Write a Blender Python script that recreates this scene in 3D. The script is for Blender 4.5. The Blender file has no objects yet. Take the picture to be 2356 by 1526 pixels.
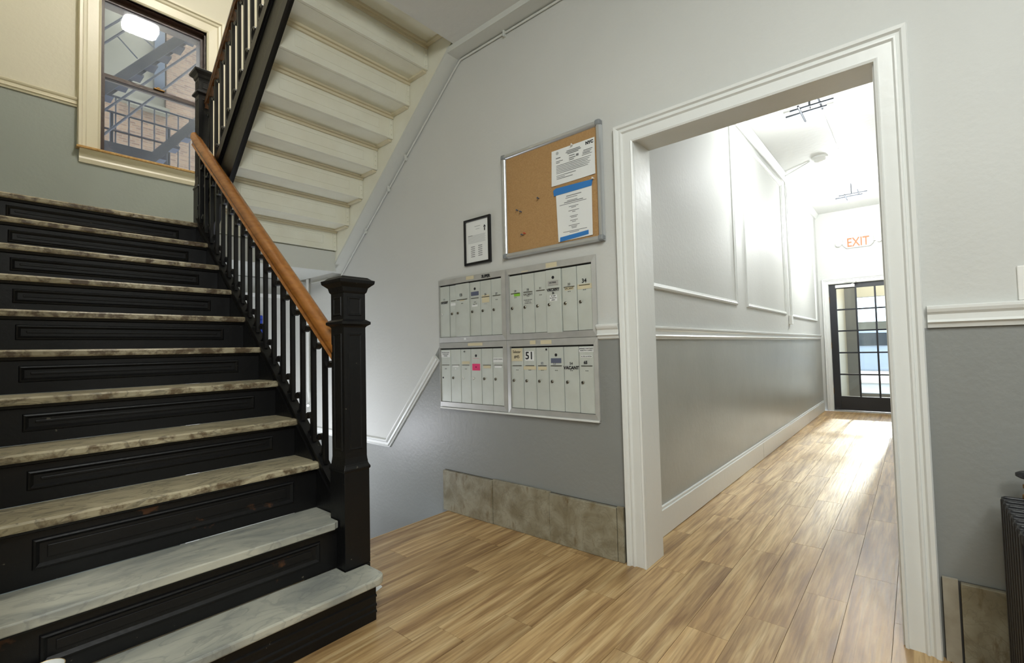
import bpy, math, random
from mathutils import Vector, Matrix
random.seed(7)
sc = bpy.context.scene
COL = sc.collection
PI = math.pi
# ------------------------------------------------------------------ camera, world, lights, exposure
cam_d = bpy.data.cameras.new('camera'); cam = bpy.data.objects.new('camera', cam_d); COL.objects.link(cam)
R_ = Vector((0.6501946, -0.75938635, -0.02406976)); U_ = Vector((-0.01376409, -0.04344835, 0.99896086)); F_ = Vector((0.75964303, 0.64918766, 0.03870214))
M = Matrix((R_, U_, -F_)).transposed().to_4x4(); M.translation = (0, 0, 1.05)
cam.matrix_world = M
cam_d.sensor_width = 36; cam_d.lens = 1085.165 / 2356 * 36; cam_d.clip_start = .02; cam_d.clip_end = 200
sc.camera = cam
vs = sc.view_settings
vs.view_transform = 'Standard'; vs.look = 'None'; vs.gamma = 1; vs.use_curve_mapping = False; vs.exposure = 0.0
sc.display_settings.display_device = 'sRGB'
sc.cycles.use_denoising = True
sc.cycles.max_bounces = 9; sc.cycles.diffuse_bounces = 5; sc.cycles.glossy_bounces = 4; sc.cycles.transparent_max_bounces = 12
sc.cycles.caustics_reflective = False; sc.cycles.caustics_refractive = False
sc.cycles.sample_clamp_indirect = 6
w = bpy.data.worlds.new('sky'); sc.world = w; w.use_nodes = True
bg = w.node_tree.nodes['Background']; bg.inputs[0].default_value = (0.72, 0.84, 1, 1); bg.inputs[1].default_value = 5.5

def light(name, kind, loc, energy, color, size=.3, target=None, size_y=None, spread=None):
    d = bpy.data.lights.new(name, kind); d.energy = energy; d.color = color
    if kind == 'AREA':
        d.size = size
        if size_y: d.shape = 'RECTANGLE'; d.size_y = size_y
        if spread: d.spread = spread
    elif kind == 'SUN': d.angle = size
    else: d.shadow_soft_size = size
    o = bpy.data.objects.new(name, d); COL.objects.link(o); o.location = loc
    if target is not None: o.rotation_euler = (Vector(target) - Vector(loc)).to_track_quat('-Z', 'Y').to_euler()
    return o
light('lobby_lamp_light', 'AREA', (0.25, -0.35, 2.96), 41, (.97, 1, .97), .9, (0.25, -0.3, 0))
light('lobby_rear_fill_light', 'AREA', (-0.8, -1.0, 2.8), 62, (.97, 1, .98), .9, (1.5, 2.9, 2.2))  # added fill without a fixture, brightens the risers of the upper flight
light('basement_lamp_light', 'POINT', (1.34, 3.72, .30), 26, (.90, .92, 1), .2)
light('hall_lamp_light', 'POINT', (4.4, .53, 2.6), 34, (.96, .985, 1), .18)
light('hall_lamp_light', 'POINT', (7.2, .53, 2.6), 90, (.96, .985, 1), .18)
light('vestibule_fill_light', 'POINT', (9.8, .2, 2.4), 28, (1, .93, .82), .12)  # added fill to lighten the vestibule walls, stands for no known lamp
light('sun', 'SUN', (12, -3, 9), 7.5, (1, .95, .84), math.radians(2)).rotation_euler = Vector((-1, .04, -.24)).to_track_quat('-Z', 'Y').to_euler()

# ------------------------------------------------------------------ materials
def lin(r, g, b):
    f = lambda c: (c / 255 / 12.92) if c / 255 <= .04045 else ((c / 255 + .055) / 1.055) ** 2.4
    return (f(r), f(g), f(b), 1)
def mat(name, base, rough=.5, metal=0, spec=.5, noise=None, bump=None, emit=None):
    """noise=(scale, colour2, contrast) mottles the colour; bump=(scale, strength)"""
    m = bpy.data.materials.new(name); m.use_nodes = True; nt = m.node_tree; N = nt.nodes; L = nt.links
    b = N['Principled BSDF']; b.inputs['Base Color'].default_value = base; b.inputs['Roughness'].default_value = rough
    b.inputs['Metallic'].default_value = metal; b.inputs['Specular IOR Level'].default_value = spec
    tc = N.new('ShaderNodeNewGeometry')
    if noise:
        n = N.new('ShaderNodeTexNoise'); n.inputs['Scale'].default_value = noise[0]; n.inputs['Detail'].default_value = 6
        L.new(tc.outputs['Position'], n.inputs['Vector'])
        r = N.new('ShaderNodeValToRGB'); c = noise[2]
        r.color_ramp.elements[0].position = .5 - c; r.color_ramp.elements[1].position = .5 + c
        r.color_ramp.elements[0].color = base; r.color_ramp.elements[1].color = noise[1]
        L.new(n.outputs['Fac'], r.inputs[0]); L.new(r.outputs[0], b.inputs['Base Color'])
    if bump:
        n = N.new('ShaderNodeTexNoise'); n.inputs['Scale'].default_value = bump[0]; n.inputs['Detail'].default_value = 5
        L.new(tc.outputs['Position'], n.inputs['Vector'])
        bp = N.new('ShaderNodeBump'); bp.inputs['Strength'].default_value = bump[1]; bp.inputs['Distance'].default_value = .01
        L.new(n.outputs['Fac'], bp.inputs['Height']); L.new(bp.outputs[0], b.inputs['Normal'])
    if emit:
        b.inputs['Emission Color'].default_value = emit[0]; b.inputs['Emission Strength'].default_value = emit[1]
    return m
def ramp(N, els):
    r = N.new('ShaderNodeValToRGB'); e = r.color_ramp.elements
    e[0].position, e[0].color = els[0]; e[1].position, e[1].color = els[-1]
    for p, c in els[1:-1]:
        k = e.new(p); k.color = c
    return r
def marble(name, c_a, c_b, vein, stain, stain_amt, edge_dirt, sc1=3.0, veins=.35, sv=(1, 1, 1)):
    m = bpy.data.materials.new(name); m.use_nodes = True; nt = m.node_tree; N = nt.nodes; L = nt.links
    b = N['Principled BSDF']; b.inputs['Roughness'].default_value = .38
    g = N.new('ShaderNodeNewGeometry')
    mp = N.new('ShaderNodeMapping'); mp.inputs['Scale'].default_value = (1.0, 2.2, 2.2); L.new(g.outputs['Position'], mp.inputs[0])
    n1 = N.new('ShaderNodeTexNoise'); n1.inputs['Scale'].default_value = sc1; n1.inputs['Detail'].default_value = 8; n1.inputs['Distortion'].default_value = 1.2
    L.new(mp.outputs[0], n1.inputs['Vector'])
    r1 = ramp(N, [(.36, c_a), (.62, c_b)]); L.new(n1.outputs['Fac'], r1.inputs[0])
    n2 = N.new('ShaderNodeTexNoise'); n2.inputs['Scale'].default_value = sc1 * 1.7; n2.inputs['Detail'].default_value = 9; n2.inputs['Distortion'].default_value = 2.2
    L.new(mp.outputs[0], n2.inputs['Vector'])
    r2 = ramp(N, [(.44, (0, 0, 0, 1)), (.50, (1, 1, 1, 1)), (.52, (0, 0, 0, 1))]); L.new(n2.outputs['Fac'], r2.inputs[0])
    mx = N.new('ShaderNodeMixRGB'); mx.inputs[2].default_value = vein
    ml = N.new('ShaderNodeMath'); ml.operation = 'MULTIPLY'; ml.inputs[1].default_value = veins; L.new(r2.outputs[0], ml.inputs[0]); L.new(ml.outputs[0], mx.inputs[0])
    L.new(r1.outputs[0], mx.inputs[1])
    # brown stains, heavier on the worn front edges (faces looking out of the stair)
    n3 = N.new('ShaderNodeTexNoise'); n3.inputs['Scale'].default_value = 16; n3.inputs['Detail'].default_value = 7; n3.inputs['Roughness'].default_value = .65
    mp3 = N.new('ShaderNodeMapping'); mp3.inputs['Scale'].default_value = sv; L.new(g.outputs['Position'], mp3.inputs[0]); L.new(mp3.outputs[0], n3.inputs['Vector'])
    sx = N.new('ShaderNodeSeparateXYZ'); L.new(g.outputs['True Normal'], sx.inputs[0])
    ab = N.new('ShaderNodeMath'); ab.operation = 'MULTIPLY'; ab.inputs[1].default_value = -edge_dirt; L.new(sx.outputs['Y'], ab.inputs[0])
    mxx = N.new('ShaderNodeMath'); mxx.operation = 'MAXIMUM'; mxx.inputs[1].default_value = 0; L.new(ab.outputs[0], mxx.inputs[0])
    ad = N.new('ShaderNodeMath'); ad.operation = 'ADD'; L.new(mxx.outputs[0], ad.inputs[0]); L.new(n3.outputs['Fac'], ad.inputs[1])
    r3 = ramp(N, [(.60 - stain_amt, (0, 0, 0, 1)), (.72 - stain_amt, (.85, .85, .85, 1))]); L.new(ad.outputs[0], r3.inputs[0])
    mx2 = N.new('ShaderNodeMixRGB'); mx2.inputs[2].default_value = stain; L.new(r3.outputs[0], mx2.inputs[0]); L.new(mx.outputs[0], mx2.inputs[1])
    L.new(mx2.outputs[0], b.inputs['Base Color'])
    bp = N.new('ShaderNodeBump'); bp.inputs['Strength'].default_value = .25; bp.inputs['Distance'].default_value = .006
    L.new(n3.outputs['Fac'], bp.inputs['Height']); L.new(bp.outputs[0], b.inputs['Normal'])
    return m
M_marble = marble('white veined marble', lin(144, 147, 141), lin(184, 184, 171), lin(104, 108, 108), lin(132, 122, 98), -.09, .03, 2.2)
M_stained = marble('stained marble', lin(150, 141, 116), lin(178, 169, 142), lin(92, 88, 74), lin(84, 66, 44), -.03, .155, 2.2, .7)
M_worn = marble('worn stained marble', lin(150, 140, 114), lin(176, 167, 142), lin(100, 88, 66), lin(70, 52, 34), -.02, .175, 2.2, .6)
M_base = marble('grey brown marble', lin(128, 120, 98), lin(158, 153, 134), lin(92, 86, 72), lin(104, 86, 54), .035, 0, 3.2, .3, (1, 1.2, .35))
def plank_mat():
    m = bpy.data.materials.new('oak laminate'); m.use_nodes = True; nt = m.node_tree; N = nt.nodes; L = nt.links
    b = N['Principled BSDF']; g = N.new('ShaderNodeNewGeometry'); oi = N.new('ShaderNodeObjectInfo')
    cx = N.new('ShaderNodeCombineXYZ'); mu = N.new('ShaderNodeMath'); mu.operation = 'MULTIPLY'; mu.inputs[1].default_value = 37
    L.new(oi.outputs['Random'], mu.inputs[0]); L.new(mu.outputs[0], cx.inputs[0]); L.new(mu.outputs[0], cx.inputs[2])
    va = N.new('ShaderNodeVectorMath'); va.operation = 'ADD'; L.new(g.outputs['Position'], va.inputs[0]); L.new(cx.outputs[0], va.inputs[1])
    def nz(scale, sv, det, dist):
        mp = N.new('ShaderNodeMapping'); mp.inputs['Scale'].default_value = sv; L.new(va.outputs[0], mp.inputs[0])
        n = N.new('ShaderNodeTexNoise'); n.inputs['Scale'].default_value = scale; n.inputs['Detail'].default_value = det; n.inputs['Distortion'].default_value = dist
        L.new(mp.outputs[0], n.inputs['Vector']); return n
    a = nz(1.0, (1.7, 26, 1), 6, .55)       # broad grain bands
    c = nz(1.0, (5, 110, 1), 7, .3)        # fine fibres
    d = nz(1.0, (1.3, 9, 1), 4, 1.2)       # dark heart
    ra = ramp(N, [(.30, lin(152, 119, 80)), (.5, lin(192, 160, 112)), (.70, lin(214, 188, 142))]); L.new(a.outputs['Fac'], ra.inputs[0])
    rc = ramp(N, [(.38, (.64, .58, .50, 1)), (.56, (1, 1, 1, 1))]); L.new(c.outputs['Fac'], rc.inputs[0])
    rd = ramp(N, [(.34, (.66, .60, .54, 1)), (.56, (1, 1, 1, 1))]); L.new(d.outputs['Fac'], rd.inputs[0])
    m1 = N.new('ShaderNodeMixRGB'); m1.blend_type = 'MULTIPLY'; m1.inputs[0].default_value = .75; L.new(ra.outputs[0], m1.inputs[1]); L.new(rc.outputs[0], m1.inputs[2])
    m2 = N.new('ShaderNodeMixRGB'); m2.blend_type = 'MULTIPLY'; m2.inputs[0].default_value = .8; L.new(m1.outputs[0], m2.inputs[1]); L.new(rd.outputs[0], m2.inputs[2])
    hs = N.new('ShaderNodeHueSaturation'); mr = N.new('ShaderNodeMapRange'); mr.inputs[3].default_value = .90; mr.inputs[4].default_value = 1.10
    L.new(oi.outputs['Random'], mr.inputs[0]); L.new(mr.outputs[0], hs.inputs['Value']); L.new(m2.outputs[0], hs.inputs['Color'])
    L.new(hs.outputs[0], b.inputs['Base Color'])
    rr = N.new('ShaderNodeMapRange'); rr.inputs[3].default_value = .30; rr.inputs[4].default_value = .48; L.new(c.outputs['Fac'], rr.inputs[0]); L.new(rr.outputs[0], b.inputs['Roughness'])
    bp = N.new('ShaderNodeBump'); bp.inputs['Strength'].default_value = .18; bp.inputs['Distance'].default_value = .003
    L.new(c.outputs['Fac'], bp.inputs['Height']); L.new(bp.outputs[0], b.inputs['Normal'])
    return m
M_plank = plank_mat()
def black_paint(name, rust):
    m = mat(name, lin(14, 14, 15), .42, spec=.35, bump=(60, .10)); N = m.node_tree.nodes; L = m.node_tree.links; b = N['Principled BSDF']
    g = N.new('ShaderNodeNewGeometry')
    n = N.new('ShaderNodeTexNoise'); n.inputs['Scale'].default_value = 5; n.inputs['Detail'].default_value = 9; n.inputs['Roughness'].default_value = .6; L.new(g.outputs['Position'], n.inputs['Vector'])
    r = ramp(N, [(.70 - rust, lin(14, 14, 15)), (.73 - rust, lin(78, 50, 32))]); L.new(n.outputs['Fac'], r.inputs[0])
    n2 = N.new('ShaderNodeTexNoise'); n2.inputs['Scale'].default_value = 45; n2.inputs['Detail'].default_value = 2; L.new(g.outputs['Position'], n2.inputs['Vector'])
    r2 = ramp(N, [(.76, (0, 0, 0, 1)), (.79, (.7, .7, .7, 1))]); L.new(n2.outputs['Fac'], r2.inputs[0])
    mx = N.new('ShaderNodeMixRGB'); mx.inputs[2].default_value = lin(110, 105, 92); L.new(r2.outputs[0], mx.inputs[0]); L.new(r.outputs[0], mx.inputs[1])
    L.new(mx.outputs[0], b.inputs['Base Color']); return m
M_black = black_paint('black enamel paint', -.05)
M_riser = black_paint('black painted iron with rust', .045)
M_iron = mat('black wrought iron', lin(13, 13, 14), .38, spec=.4)
M_web = mat('dark bronze paint', lin(46, 44, 36), .45, bump=(40, .2))
def hand_wood(name, a, c):
    m = mat(name, a, .25, spec=.6); N = m.node_tree.nodes; L = m.node_tree.links
    g = N.new('ShaderNodeNewGeometry'); mp = N.new('ShaderNodeMapping'); mp.inputs['Rotation'].default_value = (-.7, 0, 0); mp.inputs['Scale'].default_value = (40, 3, 40); L.new(g.outputs['Position'], mp.inputs[0])
    n = N.new('ShaderNodeTexNoise'); n.inputs['Scale'].default_value = 1.2; n.inputs['Detail'].default_value = 5; L.new(mp.outputs[0], n.inputs['Vector'])
    r = ramp(N, [(.3, a), (.7, c)]); L.new(n.outputs['Fac'], r.inputs[0]); L.new(r.outputs[0], N['Principled BSDF'].inputs['Base Color']); return m
M_rail = hand_wood('varnished oak', lin(142, 88, 36), lin(170, 110, 48))
M_rail2 = hand_wood('dark varnished wood', lin(58, 34, 18), lin(98, 60, 32))
M_sill = hand_wood('bare pine', lin(168, 128, 76), lin(206, 170, 112))
WALLN = .22
M_white = mat('light grey wall paint', lin(203, 204, 200), .62, noise=(1.3, lin(197, 198, 194), WALLN), bump=(45, .12))
M_grey = mat('mid grey wall paint', lin(141, 143, 140), .42, noise=(2, lin(136, 138, 135), WALLN), bump=(45, .12))
M_cream = mat('cream wall paint', lin(222, 218, 200), .5, noise=(1.3, lin(215, 211, 194), WALLN), bump=(40, .12))
M_greyg = mat('grey green wall paint', lin(157, 165, 161), .45, noise=(2, lin(151, 159, 154), WALLN), bump=(40, .12))
M_hgrey = mat('satin grey hall paint', lin(172, 173, 166), .33, noise=(3, lin(162, 163, 156), WALLN), bump=(30, .1))
M_trim = mat('white gloss trim', lin(225, 227, 224), .3, bump=(25, .12))
M_trimc = mat('cream gloss trim', lin(226, 220, 198), .35, bump=(25, .12))
M_under = mat('cream painted iron', lin(230, 230, 216), .45, noise=(6, lin(222, 220, 203), .2), bump=(30, .15))
M_ochre = mat('yellowed cream paint', lin(212, 203, 176), .5)
M_uwhite = mat('grey white painted iron', lin(206, 208, 202), .45, bump=(30, .15))
M_ceil = mat('ceiling plaster', lin(212, 213, 209), .6, bump=(18, .35))
M_sash = mat('brown window paint', lin(60, 42, 34), .4, bump=(30, .3))
M_box = mat('aluminium grey paint', lin(206, 211, 204), .38, metal=.12, noise=(9, lin(195, 199, 191), .25))
M_boxf = mat('brushed aluminium frame', lin(188, 188, 184), .42, metal=.25, noise=(14, lin(172, 172, 168), .25))
M_boxd = mat('dark gap', lin(40, 40, 38), .7)
M_lock = mat('steel lock', lin(120, 116, 104), .3, metal=.9)
M_lockw = mat('bright lock cover', lin(225, 225, 220), .3, metal=.2)
M_dark = mat('black ink', lin(24, 24, 28), .7)
M_plate = mat('blue grey label plate', lin(92, 98, 118), .5)
M_paper = mat('white paper', lin(228, 230, 228), .7)
M_tapeb = mat('blue painters tape', lin(48, 120, 190), .6)
M_tapec = mat('yellowed masking tape', lin(210, 200, 168), .6)
M_ink = mat('grey print', lin(120, 122, 122), .7)
M_inkl = mat('faint grey print', lin(176, 179, 178), .7)
M_pink = mat('pink sticker', lin(226, 50, 112), .6)
M_green = mat('lime sticker', lin(132, 190, 60), .6)
M_cork = mat('cork', lin(182, 146, 98), .85, noise=(120, lin(164, 126, 80), .3), bump=(150, .4))
M_alu = mat('satin aluminium', lin(205, 208, 210), .3, metal=.7)
M_aluc = mat('grey plastic corner', lin(130, 134, 136), .4)
M_frame = mat('black picture frame', lin(16, 16, 18), .3)
M_pin = mat('grey plastic pin', lin(70, 78, 96), .4)
M_pinr = mat('red plastic pin', lin(190, 70, 50), .4)
M_pinw = mat('white plastic pin', lin(225, 225, 222), .4)
M_door = mat('charcoal door paint', lin(38, 40, 44), .32)
M_orange = mat('orange sign letters', lin(222, 100, 52), .5)
M_plastic = mat('white plastic', lin(228, 228, 224), .4)
M_rod = mat('dark steel rod', lin(70, 74, 80), .35, metal=.6)
M_bulb = mat('glowing bulb', (1, 1, 1, 1), .4, emit=((1, .98, .95, 1), 14))
M_lamp = mat('lamp diffuser', (1, 1, 1, 1), .4, emit=((1, .955, .87, 1), 170))
M_radi = mat('black radiator paint', lin(26, 27, 30), .4, bump=(50, .2))
M_brass = mat('old brass', lin(132, 100, 54), .4, metal=.7)
M_china = mat('white glazed china', lin(236, 238, 236), .15)
M_gold = mat('gilt rim', lin(206, 176, 120), .3, metal=.5)
M_concrete = mat('dark concrete', lin(92, 90, 86), .8, noise=(4, lin(80, 78, 74), .3))
M_fe = mat('blue grey fire escape paint', lin(40, 48, 66), .6, bump=(30, .3))
M_blue = mat('blue cloth', lin(40, 66, 170), .8)
M_stucco = mat('weathered pale render', lin(116, 109, 92), .9, noise=(.5, lin(76, 72, 56), .2), bump=(8, .5))
M_stone = mat('pale pavement', lin(190, 186, 176), .8, noise=(3, lin(170, 166, 156), .3))
M_car = mat('pale blue car paint', lin(176, 186, 200), .5)
M_tyre = mat('tyre', lin(25, 25, 25), .8)
M_cglass = mat('car glass', lin(40, 50, 60), .1)
def brick_mat():
    m = bpy.data.materials.new('brick'); m.use_nodes = True; nt = m.node_tree; N = nt.nodes; L = nt.links; b = N['Principled BSDF']; b.inputs['Roughness'].default_value = .9
    g = N.new('ShaderNodeNewGeometry'); s = N.new('ShaderNodeSeparateXYZ'); c = N.new('ShaderNodeCombineXYZ'); L.new(g.outputs['Position'], s.inputs[0])
    a = N.new('ShaderNodeMath'); a.operation = 'ADD'; L.new(s.outputs['X'], a.inputs[0]); L.new(s.outputs['Y'], a.inputs[1]); L.new(a.outputs[0], c.inputs[0]); L.new(s.outputs['Z'], c.inputs[1])
    t = N.new('ShaderNodeTexBrick'); L.new(c.outputs[0], t.inputs['Vector']); t.inputs['Scale'].default_value = 1; t.inputs['Brick Width'].default_value = .21; t.inputs['Row Height'].default_value = .072; t.inputs['Mortar Size'].default_value = .008
    t.inputs['Color1'].default_value = lin(92, 66, 50); t.inputs['Color2'].default_value = lin(122, 94, 70); t.inputs['Mortar'].default_value = lin(116, 104, 86)
    L.new(t.outputs['Color'], b.inputs['Base Color']); return m
M_brick = brick_mat()
def glass_mat(name, dirt):
    m = bpy.data.materials.new(name); m.use_nodes = True; nt = m.node_tree; N = nt.nodes; L = nt.links
    N.remove(N['Principled BSDF']); out = N['Material Output']
    tr = N.new('ShaderNodeBsdfTransparent'); tr.inputs[0].default_value = (.95, .97, .97, 1); gl = N.new('ShaderNodeBsdfGlossy'); gl.inputs['Roughness'].default_value = .02
    fr = N.new('ShaderNodeFresnel'); fr.inputs[0].default_value = 1.5
    m1 = N.new('ShaderNodeMixShader'); L.new(fr.outputs[0], m1.inputs[0]); L.new(tr.outputs[0], m1.inputs[1]); L.new(gl.outputs[0], m1.inputs[2])
    df = N.new('ShaderNodeBsdfDiffuse'); df.inputs[0].default_value = (.7, .75, .85, 1)
    g = N.new('ShaderNodeNewGeometry'); n = N.new('ShaderNodeTexNoise'); n.inputs['Scale'].default_value = 4; n.inputs['Detail'].default_value = 7; L.new(g.outputs['Position'], n.inputs['Vector'])
    mr = N.new('ShaderNodeMapRange'); mr.inputs[1].default_value = .3; mr.inputs[2].default_value = .8; mr.inputs[3].default_value = dirt * .4; mr.inputs[4].default_value = dirt; L.new(n.outputs['Fac'], mr.inputs[0])
    m2 = N.new('ShaderNodeMixShader'); L.new(mr.outputs[0], m2.inputs[0]); L.new(m1.outputs[0], m2.inputs[1]); L.new(df.outputs[0], m2.inputs[2]); L.new(m2.outputs[0], out.inputs[0])
    return m
M_glass = glass_mat('window glass', .17)
M_glass2 = glass_mat('door glass', .03)

# ------------------------------------------------------------------ mesh helpers
class MB:
    def __init__(s): s.v = []; s.f = []
    def add(s, vs, fs):
        o = len(s.v); s.v += [tuple(p) for p in vs]; s.f += [tuple(i + o for i in q) for q in fs]; return s
    def box(s, x0, x1, y0, y1, z0, z1):
        x0, x1 = min(x0, x1), max(x0, x1); y0, y1 = min(y0, y1), max(y0, y1); z0, z1 = min(z0, z1), max(z0, z1)
        return s.add([(x0, y0, z0), (x1, y0, z0), (x1, y1, z0), (x0, y1, z0), (x0, y0, z1), (x1, y0, z1), (x1, y1, z1), (x0, y1, z1)],
                     [(0, 3, 2, 1), (4, 5, 6, 7), (0, 1, 5, 4), (1, 2, 6, 5), (2, 3, 7, 6), (3, 0, 4, 7)])
    def prism(s, pts, h0, h1, axis='x'):
        """pts in the plane across axis, extruded from h0 to h1"""
        def p(a, b, h): return (h, a, b) if axis == 'x' else ((a, h, b) if axis == 'y' else (a, b, h))
        n = len(pts)
        area = sum(pts[i][0] * pts[(i + 1) % n][1] - pts[(i + 1) % n][0] * pts[i][1] for i in range(n))
        if (area < 0) != (axis == 'y'): pts = pts[::-1]
        vs = [p(a, b, h0) for a, b in pts] + [p(a, b, h1) for a, b in pts]
        fs = [tuple(range(n - 1, -1, -1)), tuple(range(n, 2 * n))] + [(i, (i + 1) % n, n + (i + 1) % n, n + i) for i in range(n)]
        return s.add(vs, fs)
    def tube(s, path, r, seg=10, cap=True):
        path = [Vector(p) for p in path]; rings = []; rr = r if isinstance(r, (list, tuple)) else [r] * len(path)
        up = None
        for i, p in enumerate(path):
            t = (path[min(i + 1, len(path) - 1)] - path[max(i - 1, 0)]).normalized()
            if up is None: up = Vector((0, 0, 1)) if abs(t.z) < .9 else Vector((1, 0, 0))
            a = t.cross(up).normalized(); b = a.cross(t).normalized(); up = b
            rings.append([p + (a * math.cos(2 * PI * k / seg) + b * math.sin(2 * PI * k / seg)) * rr[i] for k in range(seg)])
        vs = [q for g in rings for q in g]; fs = []
        for i in range(len(path) - 1):
            for k in range(seg): fs.append((i * seg + k, (i + 1) * seg + k, (i + 1) * seg + (k + 1) % seg, i * seg + (k + 1) % seg))
        if cap: fs += [tuple(range(seg)), tuple(range(len(vs) - 1, len(vs) - seg - 1, -1))]
        return s.add(vs, fs)
    def lathe(s, prof, c=(0, 0, 0), seg=20, axis='z'):
        c = Vector(c); vs = []; fs = []
        for r, h in prof:
            for k in range(seg):
                a = 2 * PI * k / seg; u, v = r * math.cos(a), r * math.sin(a)
                vs.append(c + (Vector((u, v, h)) if axis == 'z' else (Vector((h, u, v)) if axis == 'x' else Vector((v, h, u)))))
        for i in range(len(prof) - 1):
            for k in range(seg): fs.append((i * seg + k, i * seg + (k + 1) % seg, (i + 1) * seg + (k + 1) % seg, (i + 1) * seg + k))
        fs += [tuple(range(seg - 1, -1, -1)), tuple((len(prof) - 1) * seg + k for k in range(seg))]
        return s.add(vs, fs)
    def sqloft(s, cx, cy, prof):
        """square section post: prof = [(half width, z)]"""
        vs = [];
        for h, z in prof: vs += [(cx - h, cy - h, z), (cx + h, cy - h, z), (cx + h, cy + h, z), (cx - h, cy + h, z)]
        fs = [(3, 2, 1, 0)]
        for i in range(len(prof) - 1):
            for k in range(4): fs.append((i * 4 + k, i * 4 + (k + 1) % 4, i * 4 + 4 + (k + 1) % 4, i * 4 + 4 + k))
        n = len(vs); fs.append((n - 4, n - 3, n - 2, n - 1))
        return s.add(vs, fs)
    def sweep(s, pts, prof, fmap, closed=False, sub=None):
        """profile (a = offset to the left of travel, d = depth) swept with mitres along pts in a plane; fmap(u, v, d) -> xyz"""
        n = len(pts); P = [Vector(p) for p in pts]; mit = []
        for i in range(n):
            def nrm(a, b): t = (b - a).normalized(); return Vector((-t.y, t.x))
            if closed: n1, n2 = nrm(P[i - 1], P[i]), nrm(P[i], P[(i + 1) % n])
            else:
                n1 = nrm(P[i - 1], P[i]) if i > 0 else None; n2 = nrm(P[i], P[i + 1]) if i < n - 1 else None
                n1 = n1 or n2; n2 = n2 or n1
            m = (n1 + n2); m = m / (m.length_squared / 2) if m.length > 1e-6 else n1
            mit.append(m)
        segs = range(n if closed else n - 1)
        if sub is not None: segs = [sub]
        k = len(prof)
        for i in segs:
            j = (i + 1) % n
            vs = [fmap(*(P[i] + mit[i] * a), d) for a, d in prof] + [fmap(*(P[j] + mit[j] * a), d) for a, d in prof]
            fs = [(q, (q + 1) % k, k + (q + 1) % k, k + q) for q in range(k)] + [tuple(range(k - 1, -1, -1)), tuple(range(k, 2 * k))]
            s.add(vs, fs)
        return s
def fix(me):
    import bmesh
    bm = bmesh.new(); bm.from_mesh(me); bmesh.ops.recalc_face_normals(bm, faces=bm.faces); bm.to_mesh(me); bm.free()
def obj(name, mb, m, parent=None, bevel=0, smooth=False, label=None, loc=None, mesh=None):
    if mesh is None:
        mesh = bpy.data.meshes.new(name); mesh.from_pydata(mb.v, [], mb.f); mesh.update(); fix(mesh)
        for q in (m if isinstance(m, list) else [m]): mesh.materials.append(q)
        if smooth:
            mesh.shade_smooth(); mesh.set_sharp_from_angle(angle=math.radians(38))
    o = bpy.data.objects.new(name, mesh); COL.objects.link(o)
    if parent: o.parent = parent
    if loc: o.location = loc
    if bevel:
        b = o.modifiers.new('bevel', 'BEVEL'); b.width = bevel; b.segments = 2; b.limit_method = 'ANGLE'; b.angle_limit = math.radians(40)
    if label: o['label'] = label
    return o
def tag(o, label, cat, group=None):
    o['label'] = label; o['category'] = cat
    if group: o['group'] = group
    return o
def thing(name, label, cat, loc=(0, 0, 0), group=None):
    o = bpy.data.objects.new(name, None); COL.objects.link(o); o.empty_display_size = .1; o.location = loc
    return tag(o, label, cat, group)
def struct(name, mb, m, label=None, **k):
    o = obj(name, mb, m, **k); o['kind'] = 'structure'
    if label: o['label'] = label
    return o
def local(mb, loc):
    mb.v = [(x - loc[0], y - loc[1], z - loc[2]) for x, y, z in mb.v]; return mb
def text(s, size, m, parent, origin, right, up, name='lettering', depth=.0006, align='CENTER', label=None, sx=1.0, offset=0.0):
    cu = bpy.data.curves.new(name, 'FONT'); cu.body = s; cu.size = size; cu.align_x = align; cu.align_y = 'CENTER'; cu.extrude = depth; cu.resolution_u = 2; cu.offset = offset
    t = bpy.data.objects.new('tmp', cu); COL.objects.link(t)
    dg = bpy.context.evaluated_depsgraph_get(); me = bpy.data.meshes.new_from_object(t.evaluated_get(dg)); bpy.data.objects.remove(t)
    r = Vector(right).normalized(); u = Vector(up).normalized(); n = r.cross(u); o = Vector(origin)
    for v in me.vertices: v.co = o + r * v.co.x * sx + u * v.co.y + n * v.co.z
    me.materials.clear(); me.materials.append(m)
    ob = bpy.data.objects.new(name, me); COL.objects.link(ob)
    if parent: ob.parent = parent
    if label: ob['label'] = label
    return ob
WX = 2.13                                   # face of the front wall
def fw(u, v, d): return (WX - d, u, v)      # (y, z, depth) on the front wall
def fy(Y): return lambda u, v, d: (u, Y - d, v)   # on a wall facing -y
def fx(X): return lambda u, v, d: (X - d, u, v)

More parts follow.
